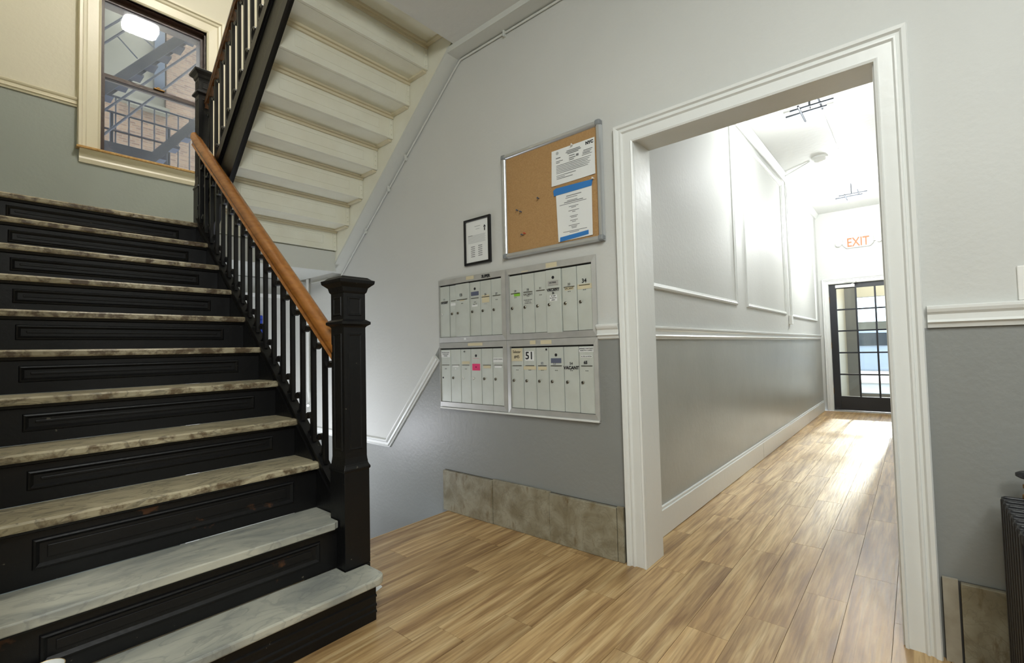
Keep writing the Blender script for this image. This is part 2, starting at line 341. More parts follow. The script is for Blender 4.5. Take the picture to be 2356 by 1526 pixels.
# ------------------------------------------------------------------ the setting: floor
fl = struct('floor', MB().box(-1.8, 2.3, -2.5, 2.38, -.14, -.014).box(2.3, 8.68, -.08, 1.12, -.14, -.014), M_concrete, 'oak coloured plank floor of the lobby and hallway')
edges = [.254 + .148 * k for k in range(-10, 16)]
joint = {1: 1.785, 2: 1.995, 3: 1.785, 4: 1.50, 5: 2.31, 6: 1.787, 7: 1.42, 8: 1.20, 0: 2.333, 9: 1.93, 10: 1.55}
joint = {0: 2.333, 1: 1.995, 2: 1.785, 3: 1.50, 4: 2.18, 5: 1.787, 6: 1.42, 7: 1.20, 8: 1.95, 9: 1.62}
PL = .868
for k in range(-9, 15):
    y0, y1 = .254 + .148 * k, .254 + .148 * (k + 1)
    if y0 > 2.38: continue
    y1c = min(y1, 2.378)
    hall = y1 > -.08 and y0 < 1.12
    xa = -.9 if k < 10 else .2
    j = joint.get(k, random.uniform(1.2, 2.05))
    x = j - PL * 5
    while x < (8.66 if hall else 2.128):
        a, b = max(x, xa), min(x + PL, 8.66 if hall else 2.128)
        x += PL
        if b - a < .03: continue
        yy0, yy1 = y0, y1c
        if a > 2.2 and hall:
            yy0 = max(y0, -.078); yy1 = min(y1c, 1.118)
            if yy1 - yy0 < .01: continue
        if hall and a < 2.13 < b and (y1 > 1.12 or y0 < -.08): # split where the wall stands on the edge row
            pass
        g = .0007
        o = obj('plank', local(MB().box(a + g, b - g, yy0 + g, yy1 - g, -.014, random.uniform(-.0006, 0)), ((a + b) / 2, (yy0 + yy1) / 2, 0)), M_plank, fl, loc=((a + b) / 2, (yy0 + yy1) / 2, 0))
# nosing strip where the floor ends over the basement stairs
obj('edge_strip', MB().box(1.16, 2.128, 2.3785, 2.392, -.03, .0005), M_plank, fl)

# ------------------------------------------------------------------ walls
TOP = 5.4
mbw = MB()   # upper (light) part of the front wall
up_left = [(1.02, 1.09), (2.47, 1.09), (3.066, .345), (5.0, .345), (5.0, TOP), (1.02, TOP)]
mbu = MB().prism(up_left, WX, 2.31, 'x').box(WX, 2.31, .065, 1.02, 2.075, TOP).box(WX, 2.31, -2.5, .065, 1.09, TOP)
wf = struct('wall_front', mbu, M_white, 'light grey wall with the mailboxes and the cased doorway')
lo_left = [(1.02, 0), (1.02, 1.09), (2.47, 1.09), (3.066, .345), (5.0, .345), (5.0, -1.6), (2.38, -1.6), (2.38, 0)]
obj('lower_wall', MB().prism(lo_left, WX, 2.31, 'x').box(WX, 2.31, -2.5, .065, 0, 1.09), M_grey, wf, label='mid grey painted lower wall')
wl = struct('wall_left', MB().box(-.2, .045, 1.60, 5.0, -1.6, TOP), M_cream, 'cream wall beside the stairs')
struct('wall_right', MB().box(-2.0, WX + .2, -2.7, -2.5, 0, TOP), M_white)
struct('wall_back', MB().box(-2.0, -1.8, -2.5, 1.60, 0, TOP).box(-1.8, -.2, 1.60, 1.75, 0, TOP), M_white)
# window wall
W0, W1, WZ0, WZ1 = .72, 1.48, 2.745, 4.13
mbf = MB(); YF = 5.0
def wallrect(mb, x0, x1, z0, z1): mb.box(x0, x1, YF, YF + .25, z0, z1)
m1 = MB(); wallrect(m1, -.3, W0, 3.08, TOP); wallrect(m1, W1, 2.31, 3.08, TOP); wallrect(m1, W0, W1, WZ1, TOP)
wfar = struct('wall_far', m1, M_cream, 'cream wall around the landing window')
m2 = MB(); wallrect(m2, -.3, W0, -1.6, 3.08); wallrect(m2, W1, 2.31, -1.6, 3.08); wallrect(m2, W0, W1, -1.6, WZ0)
obj('lower_wall', m2, M_greyg, wfar, label='grey green painted lower wall')
struct('wall_basement', MB().box(1.14, WX, 4.317, 4.45, -1.6, 1.73), M_white, 'white end wall under the landing')
struct('wall_sky_shield', MB().box(-5, 8, 5.02, 5.25, TOP + .1, 16).box(-5, -.3, 5.02, 5.25, -1.6, TOP + .1).box(2.31, 8, 5.02, 5.25, -1.6, TOP + .1), M_brick)  # unseen wall added to keep sky light out of the courtyard
struct('ceiling', MB().box(-2.0, WX, -2.5, 2.17, 3.02, 3.25), M_ceil, 'white plaster ceiling of the lobby')
struct('ceiling_upper', MB().box(-2.0, 2.31, -2.7, 5.25, TOP, TOP + .1), M_cream)
# hallway shell
HY0, HY1, HX1, HZ = -.08, 1.12, 8.7, 3.05
hl = struct('wall_hall_left', MB().box(2.31, HX1, HY1, HY1 + .12, 1.09, HZ + .12), M_white, 'white panelled hallway wall')
obj('lower_wall', MB().box(2.31, HX1, HY1, HY1 + .12, 0, 1.09), M_hgrey, hl, label='satin grey lower hallway wall')
hr = struct('wall_hall_right', MB().box(2.31, HX1, HY0 - .12, HY0, 1.09, HZ + .12), M_white)
obj('lower_wall', MB().box(2.31, HX1, HY0 - .12, HY0, 0, 1.09), M_hgrey, hr)
DY0, DY1, DZ = .10, 1.0, 1.945       # exit door opening
struct('wall_hall_end', MB().box(HX1, HX1 + .15, DY1, HY1, 0, HZ).box(HX1, HX1 + .15, HY0, DY0, 0, HZ).box(HX1, HX1 + .15, DY0, DY1, DZ, HZ), M_white, 'white wall above the exit door')
struct('ceiling_hall', MB().box(2.31, HX1 + .15, HY0, HY1, HZ, HZ + .12), M_ceil)
# spandrel under the lower flight
NZ = lambda y: .545 + .84 * (y - 2.006)
struct('wall_spandrel', MB().prism([(1.91, 0), (1.91, NZ(1.91) - .22), (3.72, NZ(3.72) - .22), (3.72, -1.6), (2.39, -1.6), (2.39, 0)], 1.064, 1.084, 'x'), M_white)
struct('landing_slab', MB().box(.046, 1.14, 3.77, 5.0, 1.735, 1.935).box(1.14, 2.03, 3.70, 5.0, 1.735, 1.955), M_uwhite, 'landing slab painted grey white below')
struct('basement_floor', MB().box(-.1, 2.31, 3.25, 5.0, -1.7, -.75), M_concrete)

# ------------------------------------------------------------------ trims
rail_prof = [(0, 0), (0, .010), (.012, .014), (.018, .022), (.026, .016), (.044, .016), (.052, .024), (.062, .028), (.070, .028), (.074, .018), (.074, 0)]
def trim(n, pts, fmap, m, prof=rail_prof, label=None, closed=False):
    return struct('trim_%d' % n, MB().sweep(pts, prof, fmap, closed), m, label)
trim(1, [(-2.5, 1.09), (-.033, 1.09)], fw, M_trim, label='white moulded chair rail right of the doorway')
trim(2, [(1.115, 1.095), (1.235, 1.095)], fw, M_trim, label='white chair rail between doorway and mailboxes')
diag_prof = [(a * .78, d) for a, d in rail_prof]
trim(3, [(2.472, .985), (3.060, .335), (4.317, .335)][::-1][::-1], lambda u, v, d: (WX - d, u, v), M_trim, diag_prof, 'white chair rail stepping down to the basement stairs')
trim(4, [(.046, 3.065), (.578, 3.065)], fy(YF), M_trimc, label='cream chair rail left of the landing window')
trim(5, [(2.312, 1.09), (8.60, 1.09)], fy(HY1), M_trim, label='white chair rail along the hallway')
trim(6, [(1.72 + .0, 3.065), (2.13, 3.065)], fy(YF), M_trimc)
trim(7, [(1.16, 1.775), (2.128, 1.775)], fy(4.317), M_trim, [(0, 0), (0, .03), (.035, .03), (.035, 0)])
trim(8, [(1.16, 1.56), (2.05, 1.56)], fy(4.317), M_trim, [(0, 0), (0, .02), (.03, .03), (.03, 0)])
trim(9, [(1.16, .33), (2.10, .33)], fy(4.317), M_trim, diag_prof)
struct('trim_10', MB().box(2.026, WX, -2.5, 2.234, 2.985, 3.02), M_uwhite, 'grey white soffit band along the ceiling')
# picture mouldings on the hallway wall
pm = [(0, 0), (.004, .014), (.014, .018), (.022, .012), (.034, .010), (.038, 0)]
for i, (a, b, z0, z1) in enumerate([(2.36, 4.20, 1.375, 2.93), (4.50, 6.16, 1.375, 2.90), (6.46, 8.36, 1.36, 2.95)]):
    struct('trim_%d' % (11 + i), MB().sweep([(a, z0), (b, z0), (b, z1), (a, z1)], pm, fy(HY1), True), M_trim, ['near', 'middle', 'far'][i] + ' picture frame moulding on the hallway wall')
struct('trim_14', MB().sweep([(2.312, 2.985), (8.69, 2.985)], [(0, 0), (0, .012), (.03, .03), (.06, .05), (.064, 0)], fy(HY1)), M_trim, 'white crown moulding along the hallway ceiling')
# hallway baseboard in three boards
bb = struct('baseboard_hall', MB().box(2.316, 8.60, HY1 - .006, HY1, 0, .15), M_trim, 'white hallway baseboard')
for a, b in ((2.318, 4.78), (4.784, 7.20), (7.204, 8.60)):
    obj('board', MB().box(a, b, HY1 - .022, HY1 - .006, .002, .145), M_trim, bb, bevel=.003)
obj('cap', MB().box(2.318, 8.60, HY1 - .014, HY1, .145, .160), M_trim, bb, bevel=.003)
# marble baseboards
bf = struct('baseboard_front', MB().box(WX - .004, WX, 1.118, 2.436, 0, .262), M_concrete, 'stained grey marble baseboard below the mailboxes')
for i, (a, b) in enumerate(((1.118, 1.152), (1.154, 1.56), (1.562, 1.985), (1.987, 2.434))):
    obj('marble_slab', MB().box(WX - .024 - (.003 if i % 2 else 0), WX - .004, a, b, 0, .268 - .008 * (i % 2)), M_base, bf, bevel=.003)
bf2 = struct('baseboard_right', MB().box(WX - .004, WX, -2.4, -.030, 0, .262), M_concrete, 'stained marble baseboard behind the radiator')
obj('painted_strip', MB().box(WX - .018, WX - .004, -.070, -.032, 0, .268), mat('chipped cream paint', lin(178, 172, 156), .6, noise=(14, lin(150, 142, 124), .2)), bf2)
for i in range(4): obj('marble_slab', MB().box(WX - .024, WX - .004, -.074 - .6 * (i + 1), -.076 - .6 * i, 0, .262), M_base, bf2, bevel=.003)
# doorway casing, mitred in three boards, and the jamb lining
cas = [(0, 0), (0, .016), (.008, .020), (.012, .014), (.052, .014), (.058, .024), (.064, .024), (.066, .018), (.074, .020), (.080, .030), (.092, .032), (.096, .026), (.096, 0)]
dc = struct('door_1', MB().box(WX + .002, 2.31, 1.008, 1.02, 0, 2.075).box(WX + .002, 2.31, .065, .077, 0, 2.075).box(WX + .002, 2.31, .077, 1.008, 2.065, 2.075), M_trim, 'white cased doorway opening to the hallway')
U = [(1.008, 0), (1.008, 2.052), (.072, 2.052), (.072, 0)]
for i in range(3): obj('casing_board', MB().sweep([(y, z) for y, z in U][::-1], cas, lambda u, v, d: (WX - d, u, v), False, sub=i) if False else MB().sweep(U, [(-a, d) for a, d in cas], fw, False, sub=i), M_trim, dc)

# ------------------------------------------------------------------ landing window
wn = struct('window_1', MB().box(W0 - .005, W0 + .012, YF + .02, YF + .255, WZ0, WZ1).box(W1 - .012, W1 + .005, YF + .02, YF + .255, WZ0, WZ1).box(W0, W1, YF + .02, YF + .255, WZ1 - .012, WZ1 + .005), M_sash, 'brown sash window in cream casing over the landing')
wc = [(0, -.02), (0, .012), (.01, .02), (.018, .014), (.085, .018), (.095, .030), (.112, .034), (.120, .048), (.138, .050), (.142, 0)]
Uw = [(W0, WZ0), (W0, WZ1), (W1, WZ1), (W1, WZ0)]
for i in range(3): obj('casing_board', MB().sweep(Uw, wc, fy(YF), False, sub=i), M_trimc, wn)
def sash(name, x0, x1, z0, z1, y0, y1, wd, bot, top):
    s_ = obj(name, MB().box(x0, x0 + wd, y0, y1, z0, z1).box(x1 - wd, x1, y0, y1, z0, z1).box(x0 + wd, x1 - wd, y0, y1, z0, z0 + bot).box(x0 + wd, x1 - wd, y0, y1, z1 - top, z1), M_sash, wn)
    obj('pane', MB().box(x0 + wd, x1 - wd, (y0 + y1) / 2 - .002, (y0 + y1) / 2 + .002, z0 + bot, z1 - top), M_glass, s_)
    return s_
sash('lower_sash', W0 + .012, W1 - .012, WZ0 + .005, 3.435, YF + .03, YF + .06, .018, .02, .032)
us = sash('upper_sash', W0 + .012, W1 - .012, 3.40, WZ1 - .012, YF + .065, YF + .095, .018, .032, .04)
obj('sash_lock', MB().box(1.08, 1.16, YF + .015, YF + .05, 3.435, 3.446).box(1.10, 1.125, YF + .012, YF + .04, 3.446, 3.456), M_brass, wn, bevel=.002)
obj('stool', MB().box(.57, 1.64, YF - .06, YF + .03, 2.732, 2.752), M_sill, wn, bevel=.004, label='bare wooden window sill')
obj('apron', MB().sweep([(.59, 2.630), (1.62, 2.630)], [(0, 0), (0, .012), (.03, .020), (.045, .016), (.07, .024), (.085, .042), (.102, .048), (.102, 0)], fy(YF)), M_trimc, wn)

# ------------------------------------------------------------------ lower flight
st = thing('marble_staircase', 'black iron staircase with worn marble treads rising left to the landing', 'staircase', (.5, 1.7, 0))
def P(o, par): o.parent = par; o.matrix_parent_inverse = Matrix.Translation(-Vector(par.location)); return o
def sobj(par, name, mb, m, **k): return P(obj(name, mb, m, **k), par)
XL, XR = .047, 1.050
NY = [1.630, 1.822] + [2.0475 + .2097 * j for j in range(9)]
NZs = [.172, .366] + [.570 + .1759 * j for j in range(9)]
def tread_mesh(y0, y1, z1, th, x0, x1, worn, notch=None):
    """slab with a slightly chipped rounded front edge; back part straight"""
    n = 46; vs = []; fs = []; rnd = random.Random(int(y0 * 1000))
    cols = []
    for i in range(n + 1):
        x = x0 + (x1 - x0) * i / n
        d = rnd.uniform(0, worn) if rnd.random() < .5 else 0
        sag = -.003 * worn / .004 * math.sin(PI * i / n)
        cols.append([(x, y1, z1 - th), (x, y0 + .004, z1 - th), (x, y0 + d, z1 - th + .006), (x, y0 + d * .6, z1 - .008 + sag * .3), (x, y0 + .006 + d * .4, z1 - .001 + sag * .5), (x, y0 + .05, z1 + sag * .3), (x, y1, z1)])
    k = 7
    for c in cols: vs += c
    for i in range(n):
        for q in range(k): fs.append((i * k + q, i * k + (q + 1) % k, (i + 1) * k + (q + 1) % k, (i + 1) * k + q))
    fs += [tuple(range(k)), tuple(range(n * k + k - 1, n * k - 1, -1))]
    return MB().add(vs, fs)
TH = .030
for k in range(11):
    y0, z = NY[k], NZs[k]; yb = (NY[k + 1] + .03) if k < 10 else 5.0
    m = M_marble if k < 2 else (M_stained if k < 5 else M_worn)
    if k == 0:
        arc = [(1.115 - .05 + .05 * math.sin(a), y0 + .05 - .05 * math.cos(a)) for a in [PI / 2 * i / 6 for i in range(7)]]
        pts = [(XL, y0)] + arc + [(1.115, 1.784), (1.019, 1.784), (1.019, yb), (XL, yb)]
        t = sobj(st, 'tread', MB().prism(pts, z - TH, z, 'z'), m, bevel=.006, label='bottom tread of clean white marble with a rounded end')
    elif k == 1:
        pts = [(XL, y0), (1.000, y0), (1.004, y0 + .008), (1.019, y0 + .012), (1.019, 1.906), (XR, 1.908), (XR, yb), (XL, yb)]
        t = sobj(st, 'tread', MB().prism(pts, z - TH, z, 'z'), m, bevel=.005, label='second tread of white marble with a chipped corner')
    elif k == 10:
        t = sobj(st, 'landing', tread_mesh(y0, 4.995, z, TH, XL, 1.051, .004), m, label='landing edge of stained marble')
        sobj(st, 'landing_slab', MB().box(1.052, 2.03, 3.84, 4.995, 1.945, 1.976), m)
    else: t = sobj(st, 'tread', tread_mesh(y0, yb, z, TH, XL, XR, .004), m)
    zb = 0 if k == 0 else NZs[k - 1]
    yr = y0 + .032
    xr = 1.080 if k == 0 else (1.095 if k == 10 else XR)
    r = sobj(st, 'riser', MB().box(XL, xr, yr, yr + .014, zb + .0005, z - TH), M_riser if k < 3 else M_black)
    # raised panel moulding on each riser
    h0, h1 = zb + .045, z - TH - .035
    if k == 0:
        for zz in (.03, .055, .09):
            P(obj('moulding', MB().sweep([(XL, zz), (1.080, zz)], [(0, 0), (.002, .006), (.008, .006), (.012, 0)], fy(yr)), M_riser), r)
        sobj(st, 'plinth', MB().box(.9, 1.080, yr + .014, 1.784, 0, z - TH).box(1.022, 1.137, 1.787, 1.902, 0, z - .001), M_riser, bevel=.003)
    else:
        a, b = .150, .950
        P(obj('panel_moulding', MB().sweep([(a, h0), (b, h0), (b, h1), (a, h1)], [(0, 0), (.003, .007), (.008, .009), (.013, .004), (.017, 0)], fy(yr), True), M_riser if k < 3 else M_black), r)
        P(obj('panel', MB().box(a + .034, b - .034, yr - .004, yr, h0 + .030, h1 - .026), M_riser if k < 3 else M_black, bevel=.003), r)
        if k >= 1: P(obj('top_moulding', MB().sweep([(XL, z - TH - .016), (XR, z - TH - .016)], [(0, 0), (.004, .010), (.016, .014), (.016, 0)], fy(yr)), M_black), r)
ye_ = 3.735
sobj(st, 'stringer', MB().prism([(1.905, 0), (1.905, NZ(1.905)), (ye_, NZ(ye_)), (ye_, 1.60), (3.65, NZ(3.65) - .27), (2.38, NZ(2.38) - .30), (2.2, 0)], XR + .001, 1.062, 'x')
     .prism([(1.905, NZ(1.905)), (ye_, NZ(ye_)), (ye_, NZ(ye_) + .012), (1.905, NZ(1.905) + .012)], 1.040, 1.084, 'x')
     .prism([(1.905, NZ(1.905) - .05), (ye_, NZ(ye_) - .05), (ye_, NZ(ye_) - .042), (1.905, NZ(1.905) - .042)], 1.043, 1.052, 'x'), M_black, label='closed iron stringer carrying the balusters')

# newel posts
def newel(cx, cy, z0, zb, zband, ztop, h, label, name='newel_post'):
    t = thing(name, label, 'newel post', (cx, cy, z0), 'square black iron newel posts')
    sobj(t, 'base', MB().sqloft(cx, cy, [(h, z0), (h, zb - .012), (h + .004, zb - .008), (h + .004, zb), (h - .002, zb + .012), (h - .004, zb + .02)]), M_black, bevel=.002)
    s = h - .007
    sh = sobj(t, 'shaft', MB().sqloft(cx, cy, [(h - .004, zb + .02), (s + .001, zb + .034), (s, zb + .045), (s, zband - .02), (s + .004, zband - .014), (s + .016, zband - .006), (s + .016, zband + .004), (s + .002, zband + .014)]), M_black)
    # recessed look panels: raised frames on the four shaft faces
    zp0, zp1 = zb + .075, zband - .045
    def frames(par, a, b, w_):
        fp = [(0, 0), (.002, .003), (.006, .003), (.009, 0)]
        for q in range(4):
            ang = q * PI / 2
            def fm(u, v, d, ang=ang):
                x, y = u, -(s + .0 + d); c_, s_ = math.cos(ang), math.sin(ang)
                return (cx + x * c_ - y * s_, cy + x * s_ + y * c_, v)
            P(obj('panel_frame', MB().sweep([(-w_, a), (w_, a), (w_, b), (-w_, b)], fp, fm, True), M_black), par)
    frames(sh, zp0, zp1, s - .018)
    hd = sobj(t, 'head', MB().sqloft(cx, cy, [(s, zband + .014), (s, ztop - .07)]), M_black)
    frames(hd, zband + .03, ztop - .085, s - .018)
    c = h + .014
    sobj(t, 'cap', MB().sqloft(cx, cy, [(s, ztop - .07), (s + .006, ztop - .062), (s + .010, ztop - .045), (s + .022, ztop - .034), (c + .008, ztop - .028), (c + .010, ztop - .014), (c, ztop - .010), (c - .012, ztop)]), M_black, bevel=.002)
    return t
newel(1.0795, 1.8445, .172, .574, 1.180, 1.374, .0575, 'black newel post standing on the bottom marble tread')
newel(1.102, 3.785, 1.978, 2.24, 2.915, 3.085, .047, 'black newel post on the landing in front of the window')

# balusters with scrolls
def ribbon(path, th, x0, x1):
    mb = MB(); n = len(path); vs = []
    for i, (y, z) in enumerate(path):
        a = Vector(path[min(i + 1, n - 1)]) - Vector(path[max(i - 1, 0)]); a.normalize(); nn = Vector((-a.y, a.x)); t = th[i] / 2
        p, q = Vector((y, z)) + nn * t, Vector((y, z)) - nn * t
        vs += [(x0, p.x, p.y), (x1, p.x, p.y), (x1, q.x, q.y), (x0, q.x, q.y)]
    fs = [(0, 1, 2, 3), (4 * n - 1, 4 * n - 2, 4 * n - 3, 4 * n - 4)]
    for i in range(n - 1):
        for k in range(4): fs.append((4 * i + k, 4 * i + (k + 1) % 4, 4 * i + 4 + (k + 1) % 4, 4 * i + 4 + k))
    return mb.add(vs, fs)
def railing(label, X, ys, zbot, ztop, rail_pts, dn, wood, railmb, group):
    t = thing('stair_railing', label, 'railing', (X, ys[0], zbot(ys[0])), group)
    zero = None; b0 = s0 = s1 = None
    for y in ys:
        zb, zt = zbot(y), ztop(y)
        b = sobj(t, 'baluster', MB().box(X - .0095, X + .0095, y - .0095, y + .0095, zb, zt), M_iron)
        P(obj('scroll', scroll_m(y, ztop(y + dn * .045) - .046, dn, X, 1), M_iron), b)     # top scroll, open downhill
        P(obj('scroll', scroll_m(y, zbot(y - dn * .045) + .046, -dn, X, -1), M_iron), b)   # bottom scroll, open uphill
    h = sobj(t, 'handrail', railmb, wood, smooth=True)
    return t
def scroll_m(y, z, du, X, vz, wd=.011, r=.038):
    path = []; th = []; r = .025; c = .010 + r
    for i in range(17):
        a = math.radians(82 + 250 * i / 16)       # centre is at du*c from the bar, the bar side is angle 180
        path.append((y + du * (c + r * math.cos(a)), z + vz * .044 * math.sin(a)))
        th.append(.009 + (.013 * max(0, i - 13) / 3))
    return ribbon(path, th, X - wd, X + wd)
def hand_sec(w_, h_):
    pts = []
    for i in range(9):
        a = PI * i / 8; pts.append((w_ * math.cos(a), h_ * .35 + h_ * .38 * math.sin(a)))
    pts += [(-w_, h_ * .15), (-w_ * .72, h_ * .02), (-w_ * .62, -h_ * .18), (-w_ * .8, -h_ * .34), (w_ * .8, -h_ * .34), (w_ * .62, -h_ * .18), (w_ * .72, h_ * .02), (w_, h_ * .15)]
    return pts
def rail_mesh(X, pts, w_, h_):
    sec = hand_sec(w_, h_); k = len(sec); vs = []; fs = []; n = len(pts)
    for i, (x, y, z) in enumerate(pts):
        for a, b in sec: vs.append((x + a, y, z + b * 1.25))
    for i in range(n - 1):
        for q in range(k): fs.append((i * k + q, i * k + (q + 1) % k, (i + 1) * k + (q + 1) % k, (i + 1) * k + q))
    fs += [tuple(range(k)), tuple(range(n * k - 1, (n - 1) * k - 1, -1))]
    return MB().add(vs, fs)
RT = lambda y: 1.135 + .80 * (y - 1.927)            # top of the lower handrail
XB = 1.062
ysl = [2.014 + .1048 * k for k in range(17)]
rp = [(XB - .004, 1.890 + (3.80 - 1.890) * i / 12, RT(1.890 + (3.80 - 1.890) * i / 12) - .060) for i in range(13)]
railing('black scrolled balusters under the varnished oak handrail of the lower flight', XB, ysl, lambda y: NZ(y) + .012, lambda y: RT(y) - .085, None, -1, M_rail, rail_mesh(XB, rp, .031, .072), 'stair railings with scrolls')

# ------------------------------------------------------------------ upper flight
uf = thing('upper_staircase', 'cream painted underside of the iron flight rising overhead', 'staircase', (1.6, 3.65, 2.0))
UY = lambda k: 3.640 - .2017 * k
UZ = lambda k: 1.911 + .1735 * k
XU0, XU1 = 1.131, 2.028
NK = 8
for k in range(NK):
    y, z0, z1 = UY(k), UZ(k), UZ(k + 1)
    r = sobj(uf, 'riser', MB().box(XU0, XU1, y, y + .012, z0, z1 - .001), M_under)
    P(obj('panel_moulding', MB().sweep([(XU0 + .09, z0 + .045), (XU1 - .11, z0 + .045), (XU1 - .11, z1 - .055), (XU0 + .09, z1 - .055)], [(0, 0), (.001, .002), (.004, .002), (.005, 0)], fy(y), True), M_under), r)
    P(obj('angle_strip', MB().box(XU1 - .028, XU1, y - .004, y, z0 + .002, z1 - .02), M_under), r)
    rv = MB()
    for q in range(4): rv.lathe([(.006, 0), (.005, -.004), (.002, -.006)], (XU1 - .014, y - .004, z0 + .03 + .036 * q), 6, 'y')
    P(obj('rivets', rv, M_under), r)
    P(obj('bottom_lip', MB().box(XU0, XU1, y - .006, y, z0, z0 + .012), M_under), r)
    t = sobj(uf, 'tread', MB().box(XU0, XU1, max(2.175, UY(k + 1) + .014), y + .045, z1, z1 + .04), M_under)
    P(obj('cleat', MB().box(XU0, XU1, y - .03, y - .001, z1 - .014, z1).box(XU0, XU1, y - .014, y - .001, z1 - .03, z1 - .014), M_ochre), t)
    P(obj('side_cleat', MB().box(XU1 - .03, XU1, max(2.176, UY(k + 1) + .014), y - .03, z1 - .014, z1), M_ochre), t)
sobj(uf, 'fascia', MB().box(1.135, 2.03, 3.662, 3.698, 1.735, 1.905).box(1.135, 2.03, 3.652, 3.662, 1.735, 1.75), M_uwhite, label='grey white fascia beam of the landing')
sl = lambda y: 1.772 + .835 * (3.71 - y)
sobj(uf, 'wall_stringer', MB().prism([(3.72, sl(3.72)), (2.20, sl(2.20)), (2.20, sl(2.20) + .0), (2.176, sl(2.176)), (2.176, 3.30), (3.0, 3.0), (3.72, sl(3.72) + .5)], 2.030, 2.128, 'x'), M_under)
sobj(uf, 'stringer_soffit', MB().prism([(3.725, sl(3.725) - .022), (2.21, sl(2.21) - .022), (2.21, sl(2.21)), (3.725, sl(3.725))], 2.024, 2.128, 'x'), M_uwhite, label='grey white lower flange of the wall stringer')
SL = lambda y: 2.560 + .885 * (2.863 - y); SU = lambda y: 2.756 + .845 * (3.088 - y)
ya, yb_ = 3.736, 2.176
sobj(uf, 'outer_stringer', MB().prism([(ya, SL(ya)), (ya, SU(ya)), (yb_, SU(yb_)), (yb_, SL(yb_))], 1.116, 1.130, 'x'), M_web, label='dark bronze web of the outer stringer')
for nm, fn, dz in (('lower_flange', SL, 0), ('upper_flange', SU, -.075)):
    sobj(uf, nm, MB().prism([(ya, fn(ya) + dz), (ya, fn(ya) + dz + .075), (yb_, fn(yb_) + dz + .075), (yb_, fn(yb_) + dz)], 1.096 if dz else 1.100, 1.131, 'x')
         .prism([(ya, fn(ya) + dz + (.075 if dz == 0 else -.02)), (ya, fn(ya) + dz + (.095 if dz == 0 else 0)), (yb_, fn(yb_) + dz + (.095 if dz == 0 else 0)), (yb_, fn(yb_) + dz + (.075 if dz == 0 else -.02))], 1.107, 1.116, 'x'), M_iron, label='black moulded stringer edge')
RU = lambda y: 2.870 + .825 * (3.747 - y)
XV = 1.113
ysu = [3.662 - .1022 * k for k in range(14)]
rpu = [(XV, 3.736 - (3.736 - 2.2) * i / 8, RU(3.736 - (3.736 - 2.2) * i / 8) - .050) for i in range(9)]
railing('black scrolled balusters and dark handrail of the upper flight beside the window', XV, ysu, SU, lambda y: RU(y) - .08, None, 1, M_rail2, rail_mesh(XV, rpu, .022, .055), 'stair railings with scrolls')

# ------------------------------------------------------------------ basement flight
bs = thing('basement_staircase', 'dark concrete steps going down under the upper flight', 'staircase', (1.6, 2.4, -.75))
for k in range(4):
    sobj(bs, 'step', MB().box(1.09, 2.128, 2.395 + .2 * k, 2.395 + .2 * (k + 1), -.80, -.19 * (k + 1)), M_concrete)
# pipes, cables
pp = tag(obj('corner_pipe', MB().tube([(2.095, 4.285, 1.75), (2.095, 4.285, .72), (2.095, 4.27, .64), (2.08, 4.24, .60), (2.05, 4.20, .59)], .013, 10), M_trim, smooth=True), 'white pipe running down the corner under the landing', 'pipe')
tag(obj('cable', MB().tube([(2.120, -1.5, 2.972), (2.120, 2.20, 2.972), (2.120, 2.26, 2.93), (2.120, 3.74, sl(3.74) - .035), (2.120, 4.25, 1.715)], .006, 8), M_uwhite, smooth=True), 'thin painted cable following the wall stringer and ceiling band', 'cable')
for i, (y, z) in enumerate(((1.816, 2.972), (2.80, sl(2.80) - .045), (3.02, sl(3.02) - .04), (3.34, sl(3.34) - .04))):
    tag(obj('cable_clip', MB().box(2.108, 2.13, y - .006, y + .006, z - .022, z + .022), M_uwhite, bevel=.002), ['painted clip holding the cable under the ceiling band', 'topmost clip on the sloping part of the cable', 'middle clip on the sloping part of the cable', 'lowest clip on the sloping part of the cable'][i], 'clip', 'clips along the painted cable')
tag(obj('blue_rag', MB().box(1.655, 1.70, 4.285, 4.315, 1.24, 1.40).box(1.66, 1.69, 4.275, 4.29, 1.28, 1.36), M_blue, bevel=.008), 'small blue cloth hanging on the end wall behind the balusters', 'cloth')

